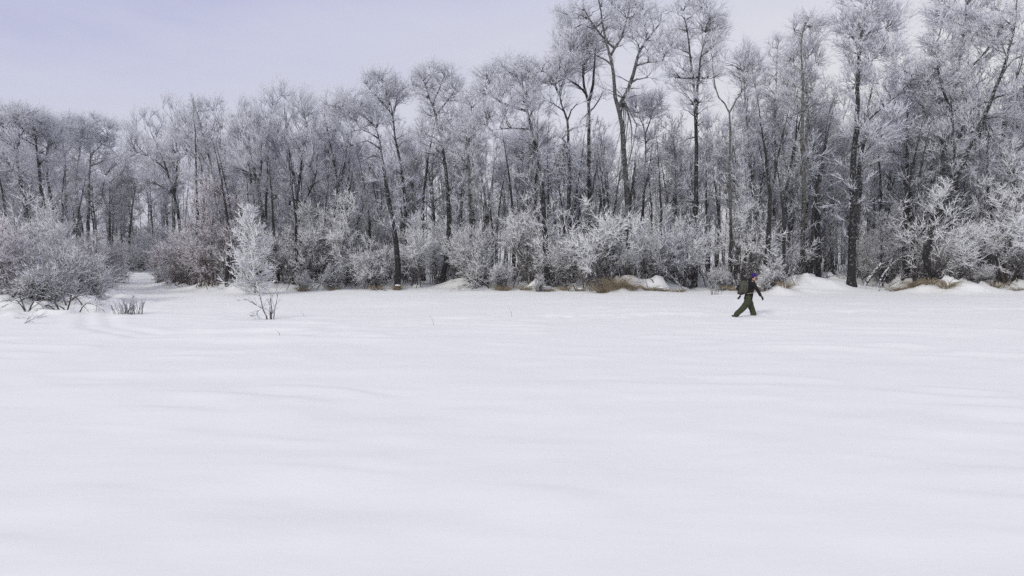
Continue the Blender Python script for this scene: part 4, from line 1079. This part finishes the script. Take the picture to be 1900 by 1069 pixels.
    # trousers: baggy, mid stride
    Tr = [(.08, 0, .86, (.115, .15)), (.065, -.03, .70, (.14, .17)), (.02, -.08, .56, (.14, .12)), (-.08, -.10, .40, (.135, .11)), (-.24, -.115, .24, (.12, .105)), (-.40, -.115, .09, (.11, .10)), (-.52, -.115, -.06, .09),
          (.11, .05, .66, (.13, .12)), (.15, .08, .50, (.135, .12)), (.215, .09, .36, (.12, .105)), (.29, .10, .18, (.115, .11)), (.325, .10, .03, (.12, .11)), (.34, .10, -.14, .12)]
    te = [(0, 1), (1, 2), (2, 3), (3, 4), (4, 5), (5, 6), (1, 7), (7, 8), (8, 9), (9, 10), (10, 11), (11, 12)]
    tr = skin_mesh('trousers', Tr, te, trou, root)
    dtx = bpy.data.textures.new('folds', 'CLOUDS'); dtx.noise_scale = .09
    for o_, s_ in ((tr, .035), (jk, .022)):
        mo = o_.modifiers.new('folds', 'DISPLACE'); mo.texture = dtx; mo.strength = s_; mo.mid_level = .5
    skin_mesh('cargo_pocket', [(-.06, -.215, .50, (.05, .02)), (-.11, -.225, .40, (.055, .022))], [(0, 1)], trou, root, 2)
    # boots, mostly under the snow
    skin_mesh('boot', [(-.52, -.11, .02, .06), (-.58, -.11, .01, .05), (-.49, -.11, -.13, .045), (-.42, -.11, -.17, .03)], [(0, 1), (0, 2), (2, 3)], boot, root)
    skin_mesh('boot', [(.33, .10, -.02, .06), (.33, .10, -.11, .055), (.42, .10, -.13, .045), (.49, .10, -.13, .03)], [(0, 1), (1, 2), (2, 3)], boot, root)
    # gloved hands: palm, four bent fingers and a thumb
    def hand(W, D, side):
        W, D = np.array(W), unit(np.array(D)); up = np.array((0, 1., 0)); across = unit(np.cross(D, up)); nrm = np.cross(across, D)
        V = [tuple(W) + (.034,), tuple(W + D * .05) + ((.040, .028),), tuple(W + D * .09) + ((.040, .025),)]
        E = [(0, 1), (1, 2)]
        for k, (o_, L) in enumerate(((-.030, .070), (-.010, .080), (.010, .075), (.030, .060))):
            b = W + D * .085 + across * o_
            i = len(V)
            V += [tuple(b + D * .02) + (.011,), tuple(b + D * (.02 + L * .5) + nrm * side * .010) + (.010,), tuple(b + D * (.02 + L * .85) + nrm * side * .034) + (.008,)]
            E += [(2, i), (i, i + 1), (i + 1, i + 2)]
        i = len(V)
        V += [tuple(W + D * .045 + across * .045) + (.013,), tuple(W + D * .085 + across * .062 + nrm * side * .015) + (.010,)]
        E += [(1, i), (i, i + 1)]
        skin_mesh('glove', V, E, glove, root, 1)
    hand((.455, -.235, .76), (.55, .05, -.8), 1)
    hand((-.155, .235, .77), (-.45, .0, -.9), 1)
    # backpack: its own thing, carried on the back
    bp = empty('backpack', (P[0], d, gz)); tag(bp, 'bulky olive canvas backpack carried on the walking person\'s back', 'backpack')
    bm = bmesh.new(); bmesh.ops.create_cube(bm, size=1)
    bmesh.ops.subdivide_edges(bm, edges=bm.edges[:], cuts=5, use_grid_fill=True)
    for v in bm.verts:
        x, y, z = v.co * 2
        k = 1 - .16 * max(0, z) ** 2 - .05 * z * z
        bul = 1 + .10 * math.sin(9 * z + 3 * y)
        rr = (abs(x) ** 5 + abs(y) ** 5 + abs(z) ** 5) ** .2
        f = max(abs(x), abs(y), abs(z)) / max(rr, 1e-6)
        v.co = Vector((x * .15 * k * f * bul, y * .19 * k * f, z * .26 * f))
    me = bpy.data.meshes.new('pack_bag'); bm.to_mesh(me); bm.free(); me.materials.append(pack)
    me.polygons.foreach_set('use_smooth', np.ones(len(me.polygons), bool))
    o = link(bpy.data.objects.new('pack_bag', me), bp); o.location = (-.14, 0, 1.10); o.rotation_euler = (0, .20, 0)
    skin_mesh('pack_lid', [(-.22, 0, 1.31, (.05, .15)), (-.10, 0, 1.36, (.055, .17)), (0, 0, 1.37, (.04, .15))], [(0, 1), (1, 2)], packd, bp, 2)
    skin_mesh('side_pocket', [(-.17, -.20, .93, (.06, .04)), (-.15, -.21, 1.06, (.065, .045)), (-.13, -.20, 1.16, (.05, .035))], [(0, 1), (1, 2)], pack, bp, 2)
    skin_mesh('back_pocket', [(-.315, 0, .95, (.035, .12)), (-.29, 0, 1.08, (.04, .13)), (-.265, 0, 1.2, (.03, .11))], [(0, 1), (1, 2)], packd, bp, 2)
    skin_mesh('bedroll', [(-.24, -.24, .865, .050), (-.24, 0, .86, .055), (-.24, .24, .865, .050)], [(0, 1), (1, 2)], packd, bp, 2)
    for s in (-1, 1):
        t = Tubes(); Pq = resample([(.01, s * .11, 1.33), (.10, s * .13, 1.395), (.215, s * .13, 1.34), (.275, s * .14, 1.2), (.22, s * .18, 1.06), (.06, s * .17, .96), (-.03, s * .14, .92)], .04, 0)
        t.add(Pq, np.full(len(Pq), .017), 6, 0); t.build('shoulder_strap', packd, bp)
    t = Tubes(); Pq = resample([(-.05, -.15, .86), (.06, -.185, .88), (.17, -.14, .90), (.225, 0, .90), (.17, .14, .90), (.06, .185, .88), (-.05, .15, .86)], .04, 0)
    t.add(Pq, np.full(len(Pq), .018), 6, 0); t.build('hip_belt', strap, bp)
    # belt pouch hanging at the back of the hip
    skin_mesh('hip_pouch', [(-.10, -.10, .72, (.05, .05)), (-.11, -.10, .63, (.045, .05))], [(0, 1)], packd, bp, 2)
walker()
for o in COL.objects:
    if o.name in ('person', 'backpack'):
        o.scale = (1.03,) * 3; o.location.z -= .02

# ------------------------------------------------------------------ winter haze: one closed box of even air
HAZE = 0.0007
if HAZE > 0:
    bm = bmesh.new(); bmesh.ops.create_cube(bm, size=1)
    me = bpy.data.meshes.new('haze'); bm.to_mesh(me); bm.free()
    hz = link(bpy.data.objects.new('haze', me)); hz['kind'] = 'stuff'
    hz.scale = (1700, 1000, 36); hz.location = (0, 440, 14)
    m = bpy.data.materials.new('haze'); m.use_nodes = True; t = m.node_tree; t.nodes.clear()
    o = t.nodes.new('ShaderNodeOutputMaterial'); v = t.nodes.new('ShaderNodeVolumePrincipled')
    v.inputs['Color'].default_value = (.88, .90, .97, 1); v.inputs['Density'].default_value = HAZE
    t.links.new(v.outputs[0], o.inputs['Volume']); me.materials.append(m)

for o in list(COL.objects):
    if '_h' in o: del o['_h']
_c = {}
for m in bpy.data.meshes:
    k = m.name.split('.')[0]; _c[k] = _c.get(k, 0) + len(m.loops) - 2 * len(m.polygons)
print('TRIS', sum(_c.values()), sorted(_c.items(), key=lambda a: -a[1])[:8])
